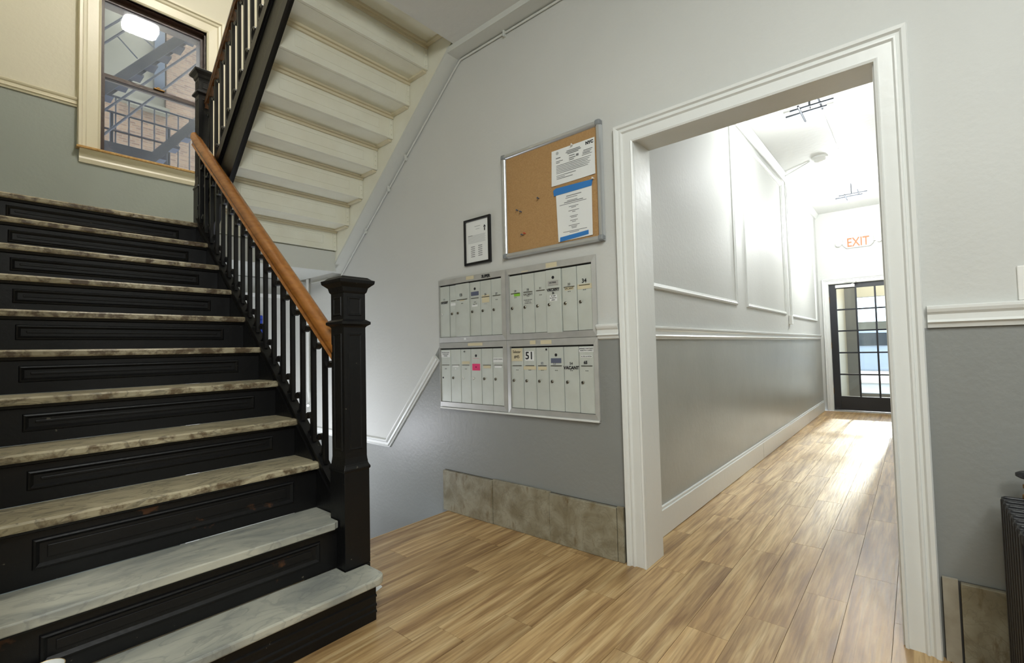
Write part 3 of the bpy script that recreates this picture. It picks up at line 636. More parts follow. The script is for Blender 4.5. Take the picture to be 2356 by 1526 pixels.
# ------------------------------------------------------------------ mailboxes
def onwall(mb, y0, y1, z0, z1, d0, d1): return mb.box(WX - d1, WX - d0, y0, y1, z0, z1)
RT_ = (0, -1, 0); UP_ = (0, 0, 1)
def bank(label, y0, y1, z0, z1, ye, dz0, dz1, slotz, lockz, info, tapes):
    t = thing('mailbox_bank', label, 'mailboxes', (WX, (y0 + y1) / 2, z0), 'mailbox banks on the front wall')
    fr = [(y0, z0), (y1, z0), (y1, z1), (y0, z1)]           # frame boards, mitred
    inn = [(ye[-1], dz0), (ye[0], dz0), (ye[0], dz1 + .008), (ye[-1], dz1 + .008)]
    vsb = []
    for i in range(4):
        j = (i + 1) % 4; mb = MB(); a, b, c, d = fr[i], fr[j], inn[j], inn[i]
        q = [a, b, c, d]
        vs = [fw(*p, .001) for p in q] + [fw(*q[0], .012), fw(*q[1], .012), fw(*q[2], .018), fw(*q[3], .018)]
        mb.add(vs, [(0, 1, 2, 3), (4, 5, 6, 7), (0, 1, 5, 4), (1, 2, 6, 5), (2, 3, 7, 6), (3, 0, 4, 7)])
        sobj(t, 'frame_board', mb, M_boxf)
    sobj(t, 'backing', onwall(MB(), ye[-1], ye[0], dz0, dz1 + .008, .0005, .003), M_boxd)
    for i in range(6):
        a, b = ye[i + 1] + .0022, ye[i] - .0022; w_ = b - a; cfg = info[i]
        dp = cfg.get('d', .011)
        dr = sobj(t, 'mailbox_door', onwall(MB(), a, b, dz0 + .002 - cfg.get('lo', 0), dz1 - .001 + cfg.get('hi', 0), .003, dp), M_box, bevel=.0012)
        sz = cfg.get('slotz', slotz)
        if cfg.get('slot', 1): P(obj('name_slot', onwall(MB(), a + .012, b - .012, sz - .0015, sz + .0025, dp, dp + .002), M_lock), dr)
        ly = b - .019
        if cfg.get('lock', 1):
            P(obj('lock', MB().lathe([(.0085, 0), (.0085, -.004), (.006, -.006), (.0045, -.0062)], (WX - dp, ly, lockz), 12, 'x'), M_lockw if cfg.get('wl') else M_lock), dr)
            P(obj('keyhole', onwall(MB(), ly - .001, ly + .001, lockz - .003, lockz + .003, dp + .006, dp + .007), M_dark), dr)
        else: P(obj('lock_hole', MB().lathe([(.006, 0), (.006, -.001)], (WX - dp, ly, lockz), 12, 'x'), M_dark), dr)
        cy = (a + b) / 2
        if cfg.get('mark', 1): text('m m', .010, M_dark, None, fw(cy, sz - .024, dp + .0006), RT_, UP_, 'small_mark', .0003).parent = dr; bpy.data.objects[-1] if False else None
        for it in cfg.get('x', []):
            kind = it[0]
            if kind == 'hole':
                P(obj('round_hole', MB().lathe([(.0085, 0), (.0085, -.0012)], (WX - dp, cy, it[1]), 14, 'x'), M_dark), dr)
                pz0, pz1 = it[1] - .044, it[1] - .018
                P(obj('maker_plate', onwall(MB(), cy - .034, cy + .034, pz0, pz1, dp, dp + .0015), it[2]), dr)
            elif kind == 'txt':
                o = text(it[1], it[4], it[5] if len(it) > 5 else M_dark, None, fw(cy + it[2], it[3], dp + .0022), RT_, UP_, 'lettering', .0004, offset=it[6] if len(it) > 6 else 0); o.parent = dr
            elif kind == 'st':   # sticker: y offset, z, w, h, mat
                P(obj('sticker', onwall(MB(), cy + it[1] - it[3] / 2, cy + it[1] + it[3] / 2, it[2] - it[4] / 2, it[2] + it[4] / 2, dp + .0002, dp + .0014), it[5]), dr)
    for (ty, tz, tw, th_, m_) in tapes:
        sobj(t, 'tape', onwall(MB(), ty - tw / 2, ty + tw / 2, tz - th_ / 2, tz + th_ / 2, .0165, .0175), m_)
    return t
def fixm(o): return o
yA = [2.451, 2.356, 2.285, 2.160, 2.067, 1.973, 1.882]
yA2 = [2.451, 2.352, 2.255, 2.162, 2.068, 1.972, 1.880]
yB = [1.825, 1.729, 1.637, 1.549, 1.448, 1.352, 1.257]
bankA = bank('upper left bank of six grey mailboxes marked 13 and 27', 1.855, 2.463, 1.108, 1.532, yA, 1.142, 1.487, 1.383, 1.298, [
    dict(x=[('txt', '11', 0, 1.398, .018), ('txt', 'VACANT', 0, 1.374, .017, M_dark, .0004)], mark=0, wl=1),
    dict(d=.007, x=[('st', 0, 1.36, .05, .018, M_paper)]),
    dict(d=.020, x=[('txt', '13', .01, 1.412, .026, M_dark, .0005), ('st', 0, 1.377, .04, .006, M_tapec)]),
    dict(x=[('hole', 1.443, M_plate), ('st', .002, 1.335, .05, .012, M_paper), ('txt', 'Apt 14', 0, 1.345, .011, M_ink)]),
    dict(x=[('st', 0, 1.372, .062, .048, M_tapec), ('txt', '26', 0, 1.398, .018), ('txt', '-----', 0, 1.340, .014, M_ink)], mark=0),
    dict(x=[('txt', '27', 0, 1.394, .018)]),
], [(2.15, 1.517, .07, .022, M_tapec), (2.205, 1.128, .018, .014, M_paper)])
o = text('SUPER', .026, M_dark, None, fw(2.01, 1.511, .0175), RT_, UP_, 'handwriting', .0004, offset=.0012); P(o, bankA)
bankB = bank('upper right bank of six grey mailboxes marked 34', 1.236, 1.853, 1.108, 1.532, yB, 1.142, 1.487, 1.380, 1.294, [
    dict(x=[('txt', '29', 0, 1.393, .018), ('st', -.012, 1.372, .045, .018, M_green)]),
    dict(x=[('txt', '35', 0, 1.393, .018), ('txt', 'VACANT', 0, 1.366, .017, M_dark), ('st', 0, 1.326, .075, .030, M_box), ('txt', 'PLEASE DELIVER', 0, 1.334, .0085, M_ink), ('txt', 'TO APT 12', 0, 1.325, .0085, M_ink), ('txt', 'THANK YOU', 0, 1.316, .0085, M_ink)]),
    dict(x=[('txt', '31', 0, 1.393, .018)]),
    dict(d=.020, lo=.006, x=[('hole', 1.442, M_boxf), ('txt', 'US MAIL', 0, 1.413, .013, M_dark), ('txt', 'VACANT', 0, 1.373, .021, M_dark, .0006), ('txt', '32', 0, 1.355, .014, M_dark, .0006), ('st', 0, 1.328, .048, .034, M_paper), ('txt', 'no mail', 0, 1.340, .010, M_dark), ('txt', 'for this box', 0, 1.329, .009, M_dark), ('txt', 'please', 0, 1.318, .009, M_dark)], mark=0),
    dict(x=[('txt', '33', 0, 1.394, .018), ('st', .0, 1.371, .055, .016, M_tapec), ('txt', 'VACANT', 0, 1.371, .014)]),
    dict(x=[('txt', '34', 0, 1.402, .030, M_dark, .0005), ('st', 0, 1.373, .088, .026, M_tapec)], slot=1, mark=1),
], [(1.51, 1.513, .075, .026, M_tapec), (1.70, 1.500, .05, .008, M_tapec)])
bankC = bank('lower left bank of six grey mailboxes with two pink stickers', 1.855, 2.463, .680, 1.106, yA2, .713, 1.062, .958, .874, [
    dict(lock=0, x=[('st', .0, 1.030, .088, .040, M_paper), ('txt', 'MAILMAN PLEASE', 0, 1.041, .0095, M_ink), ('txt', 'CLOSE DOOR', 0, 1.030, .0095, M_ink), ('txt', 'THANKS', 0, 1.019, .0095, M_ink)]),
    dict(x=[('st', 0, .953, .055, .016, M_paper), ('st', 0, .934, .014, .008, M_paper)], mark=0),
    dict(wl=1, x=[('st', 0, .974, .07, .018, M_tapec), ('txt', '43', .01, 1.045, .016)]),
    dict(wl=1, x=[('hole', 1.018, M_box), ('st', .0, .991, .050, .020, M_pink), ('st', 0, .946, .068, .042, M_pink), ('txt', '44', 0, .946, .012)], slot=0, mark=0),
    dict(x=[('st', .0, .948, .06, .018, M_tapec)], mark=0),
    dict(x=[('st', 0, .990, .080, .028, M_paper), ('txt', 'RETURN TO SENDER', 0, .995, .0075, M_ink), ('st', 0, .949, .055, .014, M_paper)], mark=0),
], [(2.115, 1.090, .13, .018, M_tapec)])
bankD = bank('lower right bank of six grey mailboxes numbered 51 to 65', 1.236, 1.853, .672, 1.106, yB, .708, 1.060, .956, .870, [
    dict(x=[('st', 0, 1.020, .082, .074, M_tapec), ('txt', 'Salazar', 0, 1.037, .022, M_dark), ('txt', '#45', 0, 1.008, .026, M_dark)]),
    dict(x=[('st', .0, 1.012, .064, .056, M_paper), ('txt', '51', 0, 1.012, .060, M_dark, .0012), ('st', 0, .944, .090, .020, M_tapec)]),
    dict(x=[('txt', '52', 0, .970, .018, M_plate), ('st', 0, .942, .060, .018, M_tapec), ('st', -.03, 1.047, .010, .010, M_dark)]),
    dict(x=[('hole', 1.016, M_plate), ('txt', '53', .01, .968, .018, M_plate)]),
    dict(x=[('txt', '54', 0, .969, .020, M_dark), ('txt', 'VACANT', 0, .946, .024, M_dark, .0008)], slot=0),
    dict(x=[('st', 0, 1.042, .090, .026, M_paper), ('txt', 'JIMENEZ MARTINEZ', 0, 1.047, .0095, M_dark), ('txt', 'RUIZ M.V. LOPEZ', 0, 1.037, .0095, M_dark), ('st', 0, 1.006, .068, .013, M_paper), ('txt', 'A. DE LA ROSA', 0, 1.006, .0095, M_dark), ('txt', '65', .006, .974, .022, M_dark, .0008)]),
], [(1.653, 1.089, .04, .022, M_tapec), (1.56, 1.088, .075, .022, M_tapec)])
tag(obj('sill_strip', MB().box(WX - .022, WX, 1.236, 2.455, .668, .678), M_trim, bevel=.002), 'white metal strip under the lower mailboxes', 'trim strip')

# ------------------------------------------------------------------ cork board, notices
cb = thing('cork_board', 'aluminium framed cork notice board above the mailboxes', 'notice board', (WX, 1.51, 1.60))
BY0, BY1, BZ0, BZ1 = 1.175, 1.850, 1.594, 2.217
sobj(cb, 'cork', MB().box(2.112, 2.129, BY0 + .01, BY1 - .01, BZ0 + .01, BZ1 - .01), M_cork)
bp = [(0, 0), (0, .012), (.006, .024), (.014, .029), (.024, .028), (.030, .018), (.030, 0)]
inner = [(BY0 + .03, BZ0 + .03), (BY1 - .03, BZ0 + .03), (BY1 - .03, BZ1 - .03), (BY0 + .03, BZ1 - .03)]
for i in range(4): sobj(cb, 'frame_bar', MB().sweep(inner, [(-a, d + .004) for a, d in bp], fw, True, sub=i), M_alu, smooth=True)
for y, z in ((BY0, BZ0), (BY1, BZ0), (BY1, BZ1), (BY0, BZ1)):
    sy, sz = (1 if y == BY0 else -1), (1 if z == BZ0 else -1)
    sobj(cb, 'corner_cap', MB().box(2.094, 2.129, y - .002 * sy, y + .030 * sy, z - .002 * sz, z + .030 * sz), M_aluc, bevel=.009)
# faint scored line on the cork
sobj(cb, 'scored_line', MB().prism([(1.82, 2.045), (1.822, 2.0475), (1.47, 1.7705), (1.467, 1.768)], 2.1112, 2.112, 'x'), mat('scored cork', lin(188, 152, 104), .8))
def sheet(name, label, cat, pts, m, d0, group=None, curl=0):
    """paper from four (y,z) corners TL TR BR BL, slightly bowed"""
    mb = MB(); n = 6; vs = []
    TL, TR, BR, BL = [Vector(p) for p in pts]
    for j in range(n + 1):
        for i in range(n + 1):
            a, b = i / n, j / n; p = (TL * (1 - a) + TR * a) * (1 - b) + (BL * (1 - a) + BR * a) * b
            vs.append((2.112 - d0 - curl * (abs(a - .5) * 2) ** 3 * (.3 + .7 * b), p.x, p.y))
    fs = [(j * (n + 1) + i, j * (n + 1) + i + 1, (j + 1) * (n + 1) + i + 1, (j + 1) * (n + 1) + i) for j in range(n) for i in range(n)]
    o = obj(name, mb.add(vs, fs), m); sd = o.modifiers.new('thick', 'SOLIDIFY'); sd.thickness = .0006
    return tag(o, label, cat, group)
def lines(par, rows, m, x):
    mb = MB()
    for y0, y1, z, h in rows: mb.box(x - .0004, x, y0, y1, z - h / 2, z + h / 2)
    return P(obj('print', mb, m), par) if par else obj('print', mb, m)
def put(o, par): o.parent = par; return o
n1 = sheet('notice_sheet', 'white notice with a bold black mark pinned at the top of the cork board', 'paper', [(1.483, 2.137), (1.212, 2.137), (1.212, 1.945), (1.488, 1.942)], M_paper, .002, 'papers on the cork board', .003)
rows = [(1.30, 1.385, 2.112, .004), (1.295, 1.39, 2.104, .004), (1.31, 1.38, 2.096, .004), (1.225, 1.28, 2.085, .004), (1.232, 1.285, 2.077, .003), (1.24, 1.285, 2.070, .004), (1.225, 1.29, 2.062, .003),
        (1.335, 1.37, 2.082, .004), (1.33, 1.37, 2.070, .004), (1.34, 1.37, 2.060, .004), (1.31, 1.325, 2.075, .012), (1.425, 1.455, 2.090, .005), (1.41, 1.455, 2.072, .003), (1.43, 1.455, 2.064, .003)]
rows += [(1.235 + .01 * (i % 3), 1.455, 2.048 - .0085 * i, .0026) for i in range(6)] + [(1.33, 1.455, 1.992, .0026), (1.40, 1.455, 1.983, .0026), (1.35, 1.455, 1.975, .003)]
put(lines(None, rows, M_ink, 2.1085), n1)
put(obj('round_seal', MB().lathe([(.009, 0), (.009, -.0006)], (2.109, 1.446, 2.118), 14, 'x'), M_inkl), n1)
put(text('NYC', .022, M_dark, None, (2.108, 1.243, 2.118), RT_, UP_, 'logo', .0004, offset=.0012), n1)
n2 = sheet('notice_sheet', 'white printed page held by blue tape low on the cork board', 'paper', [(1.462, 1.905), (1.236, 1.895), (1.238, 1.632), (1.452, 1.628)], M_paper, .003, 'papers on the cork board', .002)
rows = [(1.30, 1.395, 1.868, .004), (1.325, 1.40, 1.858, .003), (1.325, 1.39, 1.842, .003), (1.29, 1.41, 1.835, .004), (1.27, 1.44, 1.826, .003)]
for i, (a, z) in enumerate(((.03, .808), (.015, .801), (.033, .785), (.01, .777), (.025, .755), (.018, .748), (.024, .732), (.012, .724), (.034, .706), (.018, .698), (.015, .691), (.08, .676), (.03, .669), (.032, .655), (.03, .648))):
    rows.append((1.35 - a, 1.35 + a, 1.0 + z, .003))
put(lines(None, rows, M_ink, 2.1082), n2)
tag(obj('tape_strip', MB().prism([(1.478, 1.916), (1.462, 1.926), (1.228, 1.920), (1.236, 1.888), (1.474, 1.886)], 2.1062, 2.1068, 'x'), M_tapeb), 'long strip of blue tape across the top of the lower page', 'tape', 'blue tape strips on the cork board')
tag(obj('tape_strip', MB().prism([(1.440, 1.652), (1.262, 1.662), (1.262, 1.640), (1.442, 1.628)], 2.1062, 2.1068, 'x'), M_tapeb), 'short strip of blue tape across the bottom of the lower page', 'tape', 'blue tape strips on the cork board')
for (y, z, m_, lb) in ((1.580, 1.900, M_pin, 'grey push pin alone near the middle of the cork board'), (1.735, 1.864, M_pin, 'left one of two grey push pins close together'), (1.709, 1.850, M_pin, 'right one of two grey push pins close together'),
                       (1.703, 1.714, M_pin, 'grey push pin beside the red one low on the cork'), (1.684, 1.719, M_pinr, 'red push pin low on the cork board'), (1.224, 1.922, M_pinw, 'white push pin beside the blue tape at the frame'), (1.345, 2.134, M_pinw, 'white push pin at the top of the bold marked notice')):
    p = tag(obj('push_pin', MB().lathe([(.0035, -.0025), (.0035, -.006), (.0022, -.008), (.0022, -.013), (.005, -.016), (.005, -.018), (.002, -.019)], (2.1125, y, z), 10, 'x'), m_, smooth=True), lb, 'push pin', 'push pins in the cork board')
# framed certificate
pf = thing('picture_frame', 'small black framed printed sheet left of the cork board', 'picture frame', (WX, 2.085, 1.6))
sobj(pf, 'sheet', MB().box(2.120, 2.129, 1.985, 2.184, 1.612, 1.880), M_paper)
fi = [(1.986, 1.613), (2.183, 1.613), (2.183, 1.878), (1.986, 1.878)]
for i in range(4): sobj(pf, 'frame_bar', MB().sweep(fi, [(0, 0), (0, .016), (-.003, .018), (-.014, .018), (-.016, .014), (-.016, 0)], fw, True, sub=i), M_frame)
rows = [(2.055, 2.105, 1.840, .004), (2.06, 2.095, 1.822, .003)]
rows += [(2.01 + .006 * (i % 2), 2.165, 1.783 - .0075 * i, .0026) for i in range(7)]
P(lines(None, rows, M_inkl, 2.1198), pf)
rows = [(2.125, 2.165, 1.785, .003)]
for i in range(6): rows += [(2.105, 2.14, 1.712 - .0125 * i, .0045), (2.04, 2.075, 1.714 - .0125 * i, .0045)]
P(lines(None, rows, M_ink, 2.1196), pf)
P(obj('emblem', MB().box(2.1190, 2.1198, 2.013, 2.021, 1.802, 1.822).box(2.1190, 2.1198, 2.008, 2.026, 1.824, 1.830).lathe([(.005, 0), (.005, -.0008)], (2.1198, 2.017, 1.833), 8, 'x'), M_dark), pf)

# ------------------------------------------------------------------ wall plate, radiator
tag(obj('switch_plate', MB().box(WX - .008, WX, -.33, -.247, 1.165, 1.272), M_plastic, bevel=.003), 'white switch plate right of the doorway above the chair rail', 'switch')
rd = thing('radiator', 'black ribbed iron radiator against the wall at the right edge', 'radiator', (1.98, -.4, 0))
for i in range(8):
    x = 2.035 - .048 * i; mb = MB()
    mb.prism([(-.172, .09), (-.172, .565), (-.180, .577), (-.40, .577), (-.408, .565), (-.408, .09), (-.40, .06), (-.18, .06)], x - .006, x + .006, 'x')
    mb.box(x - .017, x + .017, -.405, -.175, .545, .572).box(x - .017, x + .017, -.405, -.175, .07, .10)
    for cy in (-.190, -.239, -.290, -.341, -.390): mb.tube([(x, cy, .08), (x, cy, .56)], .0155, 10)
    sobj(rd, 'section', mb, M_radi, bevel=.003)
sobj(rd, 'foot', MB().box(2.02, 2.05, -.205, -.175, 0, .07).box(2.02, 2.05, -.40, -.37, 0, .07).box(1.69, 1.72, -.205, -.175, 0, .07).box(1.69, 1.72, -.40, -.37, 0, .07), M_radi, bevel=.004)
sobj(rd, 'tie_rod', MB().tube([(2.06, -.29, .52), (1.68, -.29, .52)], .006, 8).tube([(2.06, -.29, .14), (1.68, -.29, .14)], .006, 8), M_radi)
vx, vy = 2.035, -.236
v_ = sobj(rd, 'valve_body', MB().lathe([(.010, .572), (.018, .577), (.018, .588), (.012, .592), (.011, .604), (.016, .608), (.016, .618), (.007, .622), (.006, .640)], (vx, vy, 0), 14), M_brass, smooth=True, label='tarnished brass valve')
P(obj('valve_handle', MB().lathe([(.006, .636), (.022, .637), (.030, .642), (.030, .650), (.022, .655), (.008, .653)], (vx, vy, 0), 18), M_radi, smooth=True, label='round black valve handle'), v_)

# ------------------------------------------------------------------ small things on the stairs and floor
BX, BY, BZ = .158, 1.80, .172
dsh = thing('china_bowl', 'white china bowl with a gilt rim on the bottom marble tread', 'bowl', (BX, BY, BZ))
sobj(dsh, 'bowl', MB().lathe([(.018, BZ + .001), (.020, BZ + .005), (.032, BZ + .02), (.038, BZ + .043), (.040, BZ + .060), (.0385, BZ + .061), (.036, BZ + .045), (.028, BZ + .025), (.012, BZ + .012), (.001, BZ + .011)], (BX, BY, 0), 28), M_china, smooth=True)
sobj(dsh, 'gilt_rim', MB().tube([(BX + .0393 * math.cos(a), BY + .0393 * math.sin(a), BZ + .0605) for a in [2 * PI * i / 28 for i in range(29)]], .0010, 6, False), M_gold)
tag(obj('paper_scrap', MB().prism([(1.17, 1.84), (1.245, 1.865), (1.25, 1.885), (1.20, 1.885)], .0005, .0015, 'z'), M_paper), 'scrap of white paper on the floor beside the bottom tread', 'paper')

# ------------------------------------------------------------------ hallway things
def fixture(x, y, label):
    t = thing('ceiling_fixture', label, 'ceiling light', (x, y, 3.05), 'linear rod ceiling lights in the hallway')
    sobj(t, 'canopy', MB().lathe([(.05, 3.05), (.05, 3.03), (.042, 3.024)], (x, y, 0), 18), M_plastic, smooth=True)
    sobj(t, 'stem', MB().tube([(x - .03, y, 3.026), (x - .03, y, 2.89)], .004, 6).tube([(x + .03, y, 3.026), (x + .03, y, 2.885)], .004, 6), M_rod)
    for dx, y0, y1, z in ((-.03, y - .16, y + .13, 2.885), (.035, y - .11, y + .17, 2.875)):
        r = sobj(t, 'rod', MB().tube([(x + dx, y0, z), (x + dx, y1, z)], .0075, 8), M_rod)
        e = y1 if dx < 0 else y0; s_ = 1 if dx < 0 else -1
        P(obj('socket', MB().tube([(x + dx, e, z), (x + dx, e + .045 * s_, z)], .013, 10), M_plastic), r)
        P(obj('bulb', MB().tube([(x + dx, e + .045 * s_, z), (x + dx, e + .06 * s_, z), (x + dx, e + .075 * s_, z)], [.010, .013, .004], 10), M_bulb, smooth=True), r)
    for dy, x0, x1, z in ((-.07, x - .22, x + .12, 2.893), (.06, x - .12, x + .22, 2.867)):
        r = sobj(t, 'rod', MB().tube([(x0, y + dy, z), (x1, y + dy, z)], .0075, 8), M_rod)
        e = x0 if dy < 0 else x1; s_ = -1 if dy < 0 else 1
        P(obj('bulb', MB().tube([(e, y + dy, z), (e + .02 * s_, y + dy, z), (e + .045 * s_, y + dy, z)], [.009, .014, .004], 10), M_bulb, smooth=True), r)
    return t
fixture(4.28, .55, 'dark rod ceiling light nearest the doorway with glowing bulbs')
fixture(7.20, .53, 'dark rod ceiling light at the far end near the exit sign')
sd_ = thing('smoke_detector', 'white smoke detector on the hallway ceiling between the two lights', 'smoke detector', (6.0, .70, 3.05))
sobj(sd_, 'base', MB().lathe([(.075, 3.05), (.075, 3.030), (.068, 3.025)], (6.0, .70, 0), 20), M_plastic, smooth=True)
sobj(sd_, 'cover', MB().lathe([(.060, 3.028), (.050, 3.005), (.030, 2.994), (.012, 2.992)], (6.0, .70, 0), 20), M_plastic, smooth=True)
tag(obj('conduit', MB().tube([(2.32, 1.095, 2.955), (6.30, 1.095, 2.955), (6.335, 1.10, 2.93), (6.34, 1.10, 1.36)], .008, 8), M_trim, smooth=True), 'white conduit along the hallway wall top then down to a small box', 'conduit')
tag(obj('ceiling_raceway', MB().box(2.32, 6.95, .522, .538, 3.038, 3.05), M_trim), 'white raceway along the hallway ceiling feeding the lights', 'raceway')
tag(obj('detector_raceway', MB().tube([(6.30, 1.09, 3.02), (6.05, .80, 3.043)], .006, 8), M_trim), 'short white raceway from the wall to the smoke detector', 'raceway')
tag(obj('outlet_box', MB().box(6.30, 6.38, 1.085, 1.12, 1.27, 1.375), M_plastic, bevel=.004), 'small white junction box at the lower end of the conduit', 'junction box')
tag(obj('light_switch', MB().box(8.690, 8.70, 1.035, 1.065, 1.50, 1.70), M_plastic, bevel=.003), 'narrow white plate on the end wall left of the exit door', 'switch')
# exit sign
es = thing('exit_sign', 'white exit sign with orange letters and two small lamps above the door', 'exit sign', (8.7, .58, 2.5))
sobj(es, 'sign_body', MB().prism([(.405, 2.60), (.405, 2.50), (.445, 2.455), (.735, 2.455), (.775, 2.50), (.775, 2.60)], 8.66, 8.70, 'x'), M_plastic, bevel=.006)
P(text('EXIT', .185, M_orange, None, (8.657, .59, 2.530), RT_, UP_, 'lettering', .001, sx=.72, offset=.003), es)
for y in (.83, .345):
    a = sobj(es, 'lamp_head', MB().lathe([(.020, -.005), (.036, -.03), (.038, -.045), (.034, -.05)], (8.695, y, 2.53), 16, 'x'), M_plastic, smooth=True)
    P(obj('lens', MB().lathe([(.030, -.0505), (.026, -.053)], (8.695, y, 2.53), 16, 'x'), M_alu), a)
    sobj(es, 'lamp_arm', MB().tube([(8.68, y, 2.53), (8.68, .58 + (.19 if y > .58 else -.17), 2.53)], .008, 8), M_plastic)
# exit door
ec = struct('door_2', MB().box(HX1 + .002, HX1 + .15, DY1 - .012, DY1, 0, DZ).box(HX1 + .002, HX1 + .15, DY0, DY0 + .012, 0, DZ).box(HX1 + .002, HX1 + .15, DY0 + .012, DY1 - .012, DZ - .012, DZ), M_trim, 'charcoal exit door with fifteen glass panes in white casing')
Ue = [(DY1 - .01, 0), (DY1 - .01, DZ - .01), (DY0 + .01, DZ - .01), (DY0 + .01, 0)]
for i in range(3): obj('casing_board', MB().sweep(Ue, [(-a * .85, d) for a, d in cas], fx(HX1), False, sub=i), M_trim, ec)
obj('threshold', MB().box(HX1 - .03, HX1 + .15, DY0 + .012, DY1 - .012, 0, .012), M_alu, ec)
d0, d1 = DY0 + .014, DY1 - .014; dx0, dx1 = HX1 + .03, HX1 + .07
gy = [.884, .655, .425, .195]; gz = [.225, .555, .884, 1.215, 1.540, 1.862]
dl = obj('door_leaf', MB().box(dx0, dx1, gy[0] + .012, d1, .016, DZ - .014).box(dx0, dx1, d0, gy[3] - .012, .016, DZ - .014).box(dx0, dx1, gy[3] - .012, gy[0] + .012, .016, gz[0]).box(dx0, dx1, gy[3] - .012, gy[0] + .012, gz[-1], DZ - .014), M_door, ec, bevel=.002)
for y in gy[1:3]: obj('muntin', MB().box(dx0 + .004, dx1 - .004, y - .011, y + .011, gz[0], gz[-1]), M_door, dl)
for z in gz[1:-1]:
    for i in range(3): obj('muntin', MB().box(dx0 + .004, dx1 - .004, gy[i + 1] + (.011 if i < 2 else -.012), gy[i] - (.011 if i > 0 else -.012), z - .011, z + .011), M_door, dl)
for i in range(3):
    for j in range(5):
        obj('pane', MB().box(dx0 + .018, dx0 + .022, gy[i + 1] + (.011 if i < 2 else -.012), gy[i] - (.011 if i > 0 else -.012), gz[j] + (.011 if j else 0), gz[j + 1] - (.011 if j < 4 else 0)), M_glass2, dl)
obj('closer', MB().box(dx0 - .05, dx0, .66, .90, 1.872, 1.915).tube([(dx0 - .03, .70, 1.915), (dx0 - .10, .62, 1.95), (dx0 - .03, .84, 1.955)], .006, 6), M_plastic, dl, label='white door closer')
for z in (.3, 1.0, 1.7): obj('hinge', MB().box(dx0 - .004, dx0 + .01, d1 - .004, d1 + .008, z - .045, z + .045), M_brass, ec)

# ------------------------------------------------------------------ vestibule and street beyond the exit door
struct('floor_vestibule', MB().box(HX1 + .15, 10.9, -.5, 1.5, -.14, 0), M_stone)
struct('wall_vestibule_left', MB().box(HX1 + .15, 10.9, .98, 1.40, 0, 2.9), M_cream)
struct('wall_vestibule_right', MB().box(HX1 + .15, 10.9, -.6, -.42, 0, 2.9), M_cream)
struct('ceiling_vestibule', MB().box(HX1 + .15, 10.9, -.6, 1.40, 2.9, 3.0), M_cream)
sd3 = struct('door_3', MB().box(10.75, 10.87, .80, .979, 0, 2.9).box(10.75, 10.87, -.42, -.20, 0, 2.9).box(10.75, 10.87, -.20, .80, .0, .10), mat('grey frame paint', lin(120, 120, 116), .5), 'grey framed street door beyond the vestibule')
obj('pane', MB().box(10.80, 10.806, -.20, .80, .10, 1.86), M_glass2, sd3)
obj('header', MB().box(10.72, 10.87, -.20, .80, 1.86, 2.9), M_cream, sd3)
struct('pavement', MB().box(10.9, 40, -16, 16, -.2, -.04), M_stone)
bl = thing('street_building', 'pale building across the street seen through the exit door', 'building', (38, 0, 0))
sobj(bl, 'facade', MB().box(38, 39, -12, 12, -.04, 2.3), M_stucco)
for y in (-6, 6): sobj(bl, 'window', MB().box(37.95, 38.0, y - .6, y + .6, .8, 1.9), M_cglass)
car = thing('parked_car', 'blue grey car parked on the street beyond the glass door', 'car', (16, .6, -.04))
sobj(car, 'body', MB().prism([(-1.6, .25), (-1.65, .62), (-1.3, .82), (-.6, .90), (-.1, 1.30), (1.3, 1.34), (2.0, .95), (2.55, .88), (2.65, .3)], 15.2, 16.8, 'x'), M_car, bevel=.05)
sobj(car, 'side_window', MB().prism([(-.40, .93), (0, 1.24), (1.2, 1.27), (1.75, .94)], 15.17, 15.2, 'x'), M_cglass)
for y in (-.85, 1.75): sobj(car, 'wheel', MB().lathe([(.31, 0), (.31, -.2), (.18, -.22)], (15.38, y, .27), 20, 'x'), M_tyre)

# ------------------------------------------------------------------ landing lamp
lm = thing('ceiling_lamp', 'square glowing diffuser lamp high over the stairwell reflected in the window', 'ceiling light', (1.46, 2.7, 5.4))
rr_ = [(1.46 + sx * .18 + .085 * (math.cos(a) - sx), 2.7 + sy * .155 + .085 * (math.sin(a) - sy)) for sx, sy, a0 in ((1, 1, 0), (-1, 1, 90), (-1, -1, 180), (1, -1, 270)) for a in [math.radians(a0 + 15 * q) for q in range(7)]]
sobj(lm, 'diffuser', MB().prism(rr_, 5.30, 5.38, 'z'), M_lamp, bevel=.012)
sobj(lm, 'base_plate', MB().box(1.27, 1.65, 2.49, 2.91, 5.38, 5.40), M_trim)

# ------------------------------------------------------------------ outside the landing window: brick wall and fire escape
bw = thing('brick_building', 'weathered brick building across the courtyard behind the fire escape', 'building', (5, 18, 0))
f2 = lambda z: 1.05 + (z - 1.05) * 2
sobj(bw, 'brick_wall', MB().box(4.20, 16, 18, 18.8, -6, 22).box(-8, 4.20, 18, 18.8, -6, f2(4.95)), M_brick)
sobj(bw, 'rendered_wall', MB().box(-8, 4.18, 18.1, 18.8, f2(4.95), 22), M_stucco, label='pale weathered render')
sobj(bw, 'window', MB().box(3.874, 4.146, 17.94, 18.1, f2(5.30), f2(6.4)), M_cglass)
sobj(bw, 'lintel', MB().box(3.2, 4.24, 17.76, 18.0, f2(4.92), f2(5.02)), M_stucco)
fe = thing('fire_escape', 'blue grey iron fire escape stairs and railing outside the window', 'fire escape', (1.4, 6.4, 2))
YE = 6.3
def bar(name, p, q, r=.011, y=YE): return sobj(fe, name, MB().tube([(p[0], y, p[1]), (q[0], y, q[1])], r, 8), M_fe)
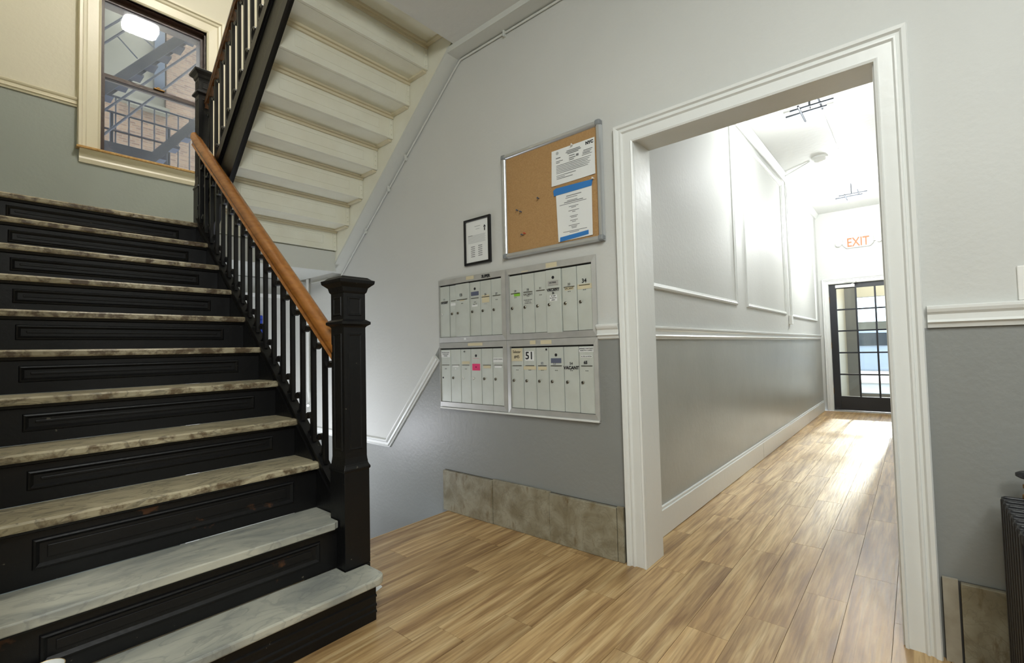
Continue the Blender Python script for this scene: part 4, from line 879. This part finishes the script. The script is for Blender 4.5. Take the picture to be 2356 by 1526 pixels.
def ext(p, q, t0, t1): return ((p[0] + (q[0] - p[0]) * t0, p[1] + (q[1] - p[1]) * t0), (p[0] + (q[0] - p[0]) * t1, p[1] + (q[1] - p[1]) * t1))
for p, q in (((.919, 4.488), (1.216, 4.882)), ((.92, 4.335), (1.322, 4.872))): bar('upper_handrail', *ext(p, q, -1.5, 2.0))
for p, q in (((.883, 3.515), (1.735, 4.602)), ((.890, 3.280), (1.735, 4.420))): bar('handrail', *ext(p, q, -.5, 1.5), y=YE - .25)
def flight(x0, z0, x1, z1, n, wd):
    for yy in (YE + .02, YE + wd): sobj(fe, 'stringer', MB().prism([(x0, z0), (x1, z1), (x1, z1 - .15), (x0, z0 - .15)], yy, yy + .015, 'y'), M_fe)
    for i in range(n):
        a = (i + .5) / n; x = x0 + (x1 - x0) * a; z = z0 + (z1 - z0) * a - .12
        sobj(fe, 'step', MB().box(x - .08, x + .08, YE + .04, YE + wd, z - .01, z + .01), M_fe)
flight(.75, 3.708, 2.15, 5.53, 11, .22)
flight(1.10, 3.01, 2.2, 4.46, 9, .20)
YR = 6.9; kk = YR / YE
def far(p): return (p[0] * kk, 1.05 + (p[1] - 1.05) * kk)
for z, x1 in ((3.82, 2.3), (3.645, 1.75), (3.455, 1.6)): bar('railing_bar', far((.5, z)), far((x1, z)), .012, YR)
for i in range(14):
    x = .585 + .111 * i; bar('railing_upright', far((x, 3.2)), far((x, 3.82)), .008, YR)
for x in (1.00, 1.50): bar('railing_post', far((x, 3.2)), far((x, 3.66)), .018, YR + .03)
sobj(fe, 'platform', MB().box(.3, 1.62, YR - .05, YR + .9, far((0, 3.20))[1] - .05, far((0, 3.22))[1]).box(.3, 1.60, YR - .08, YR - .05, far((0, 3.16))[1], far((0, 3.30))[1]).box(1.62, 2.4, YR - .05, YR + .9, far((0, 3.13))[1], far((0, 3.17))[1]), M_fe)
for p, q in (((1.035, 4.483), (1.208, 4.316)), ((1.228, 4.593), (1.367, 4.499))): bar('brace', p, q, .007)
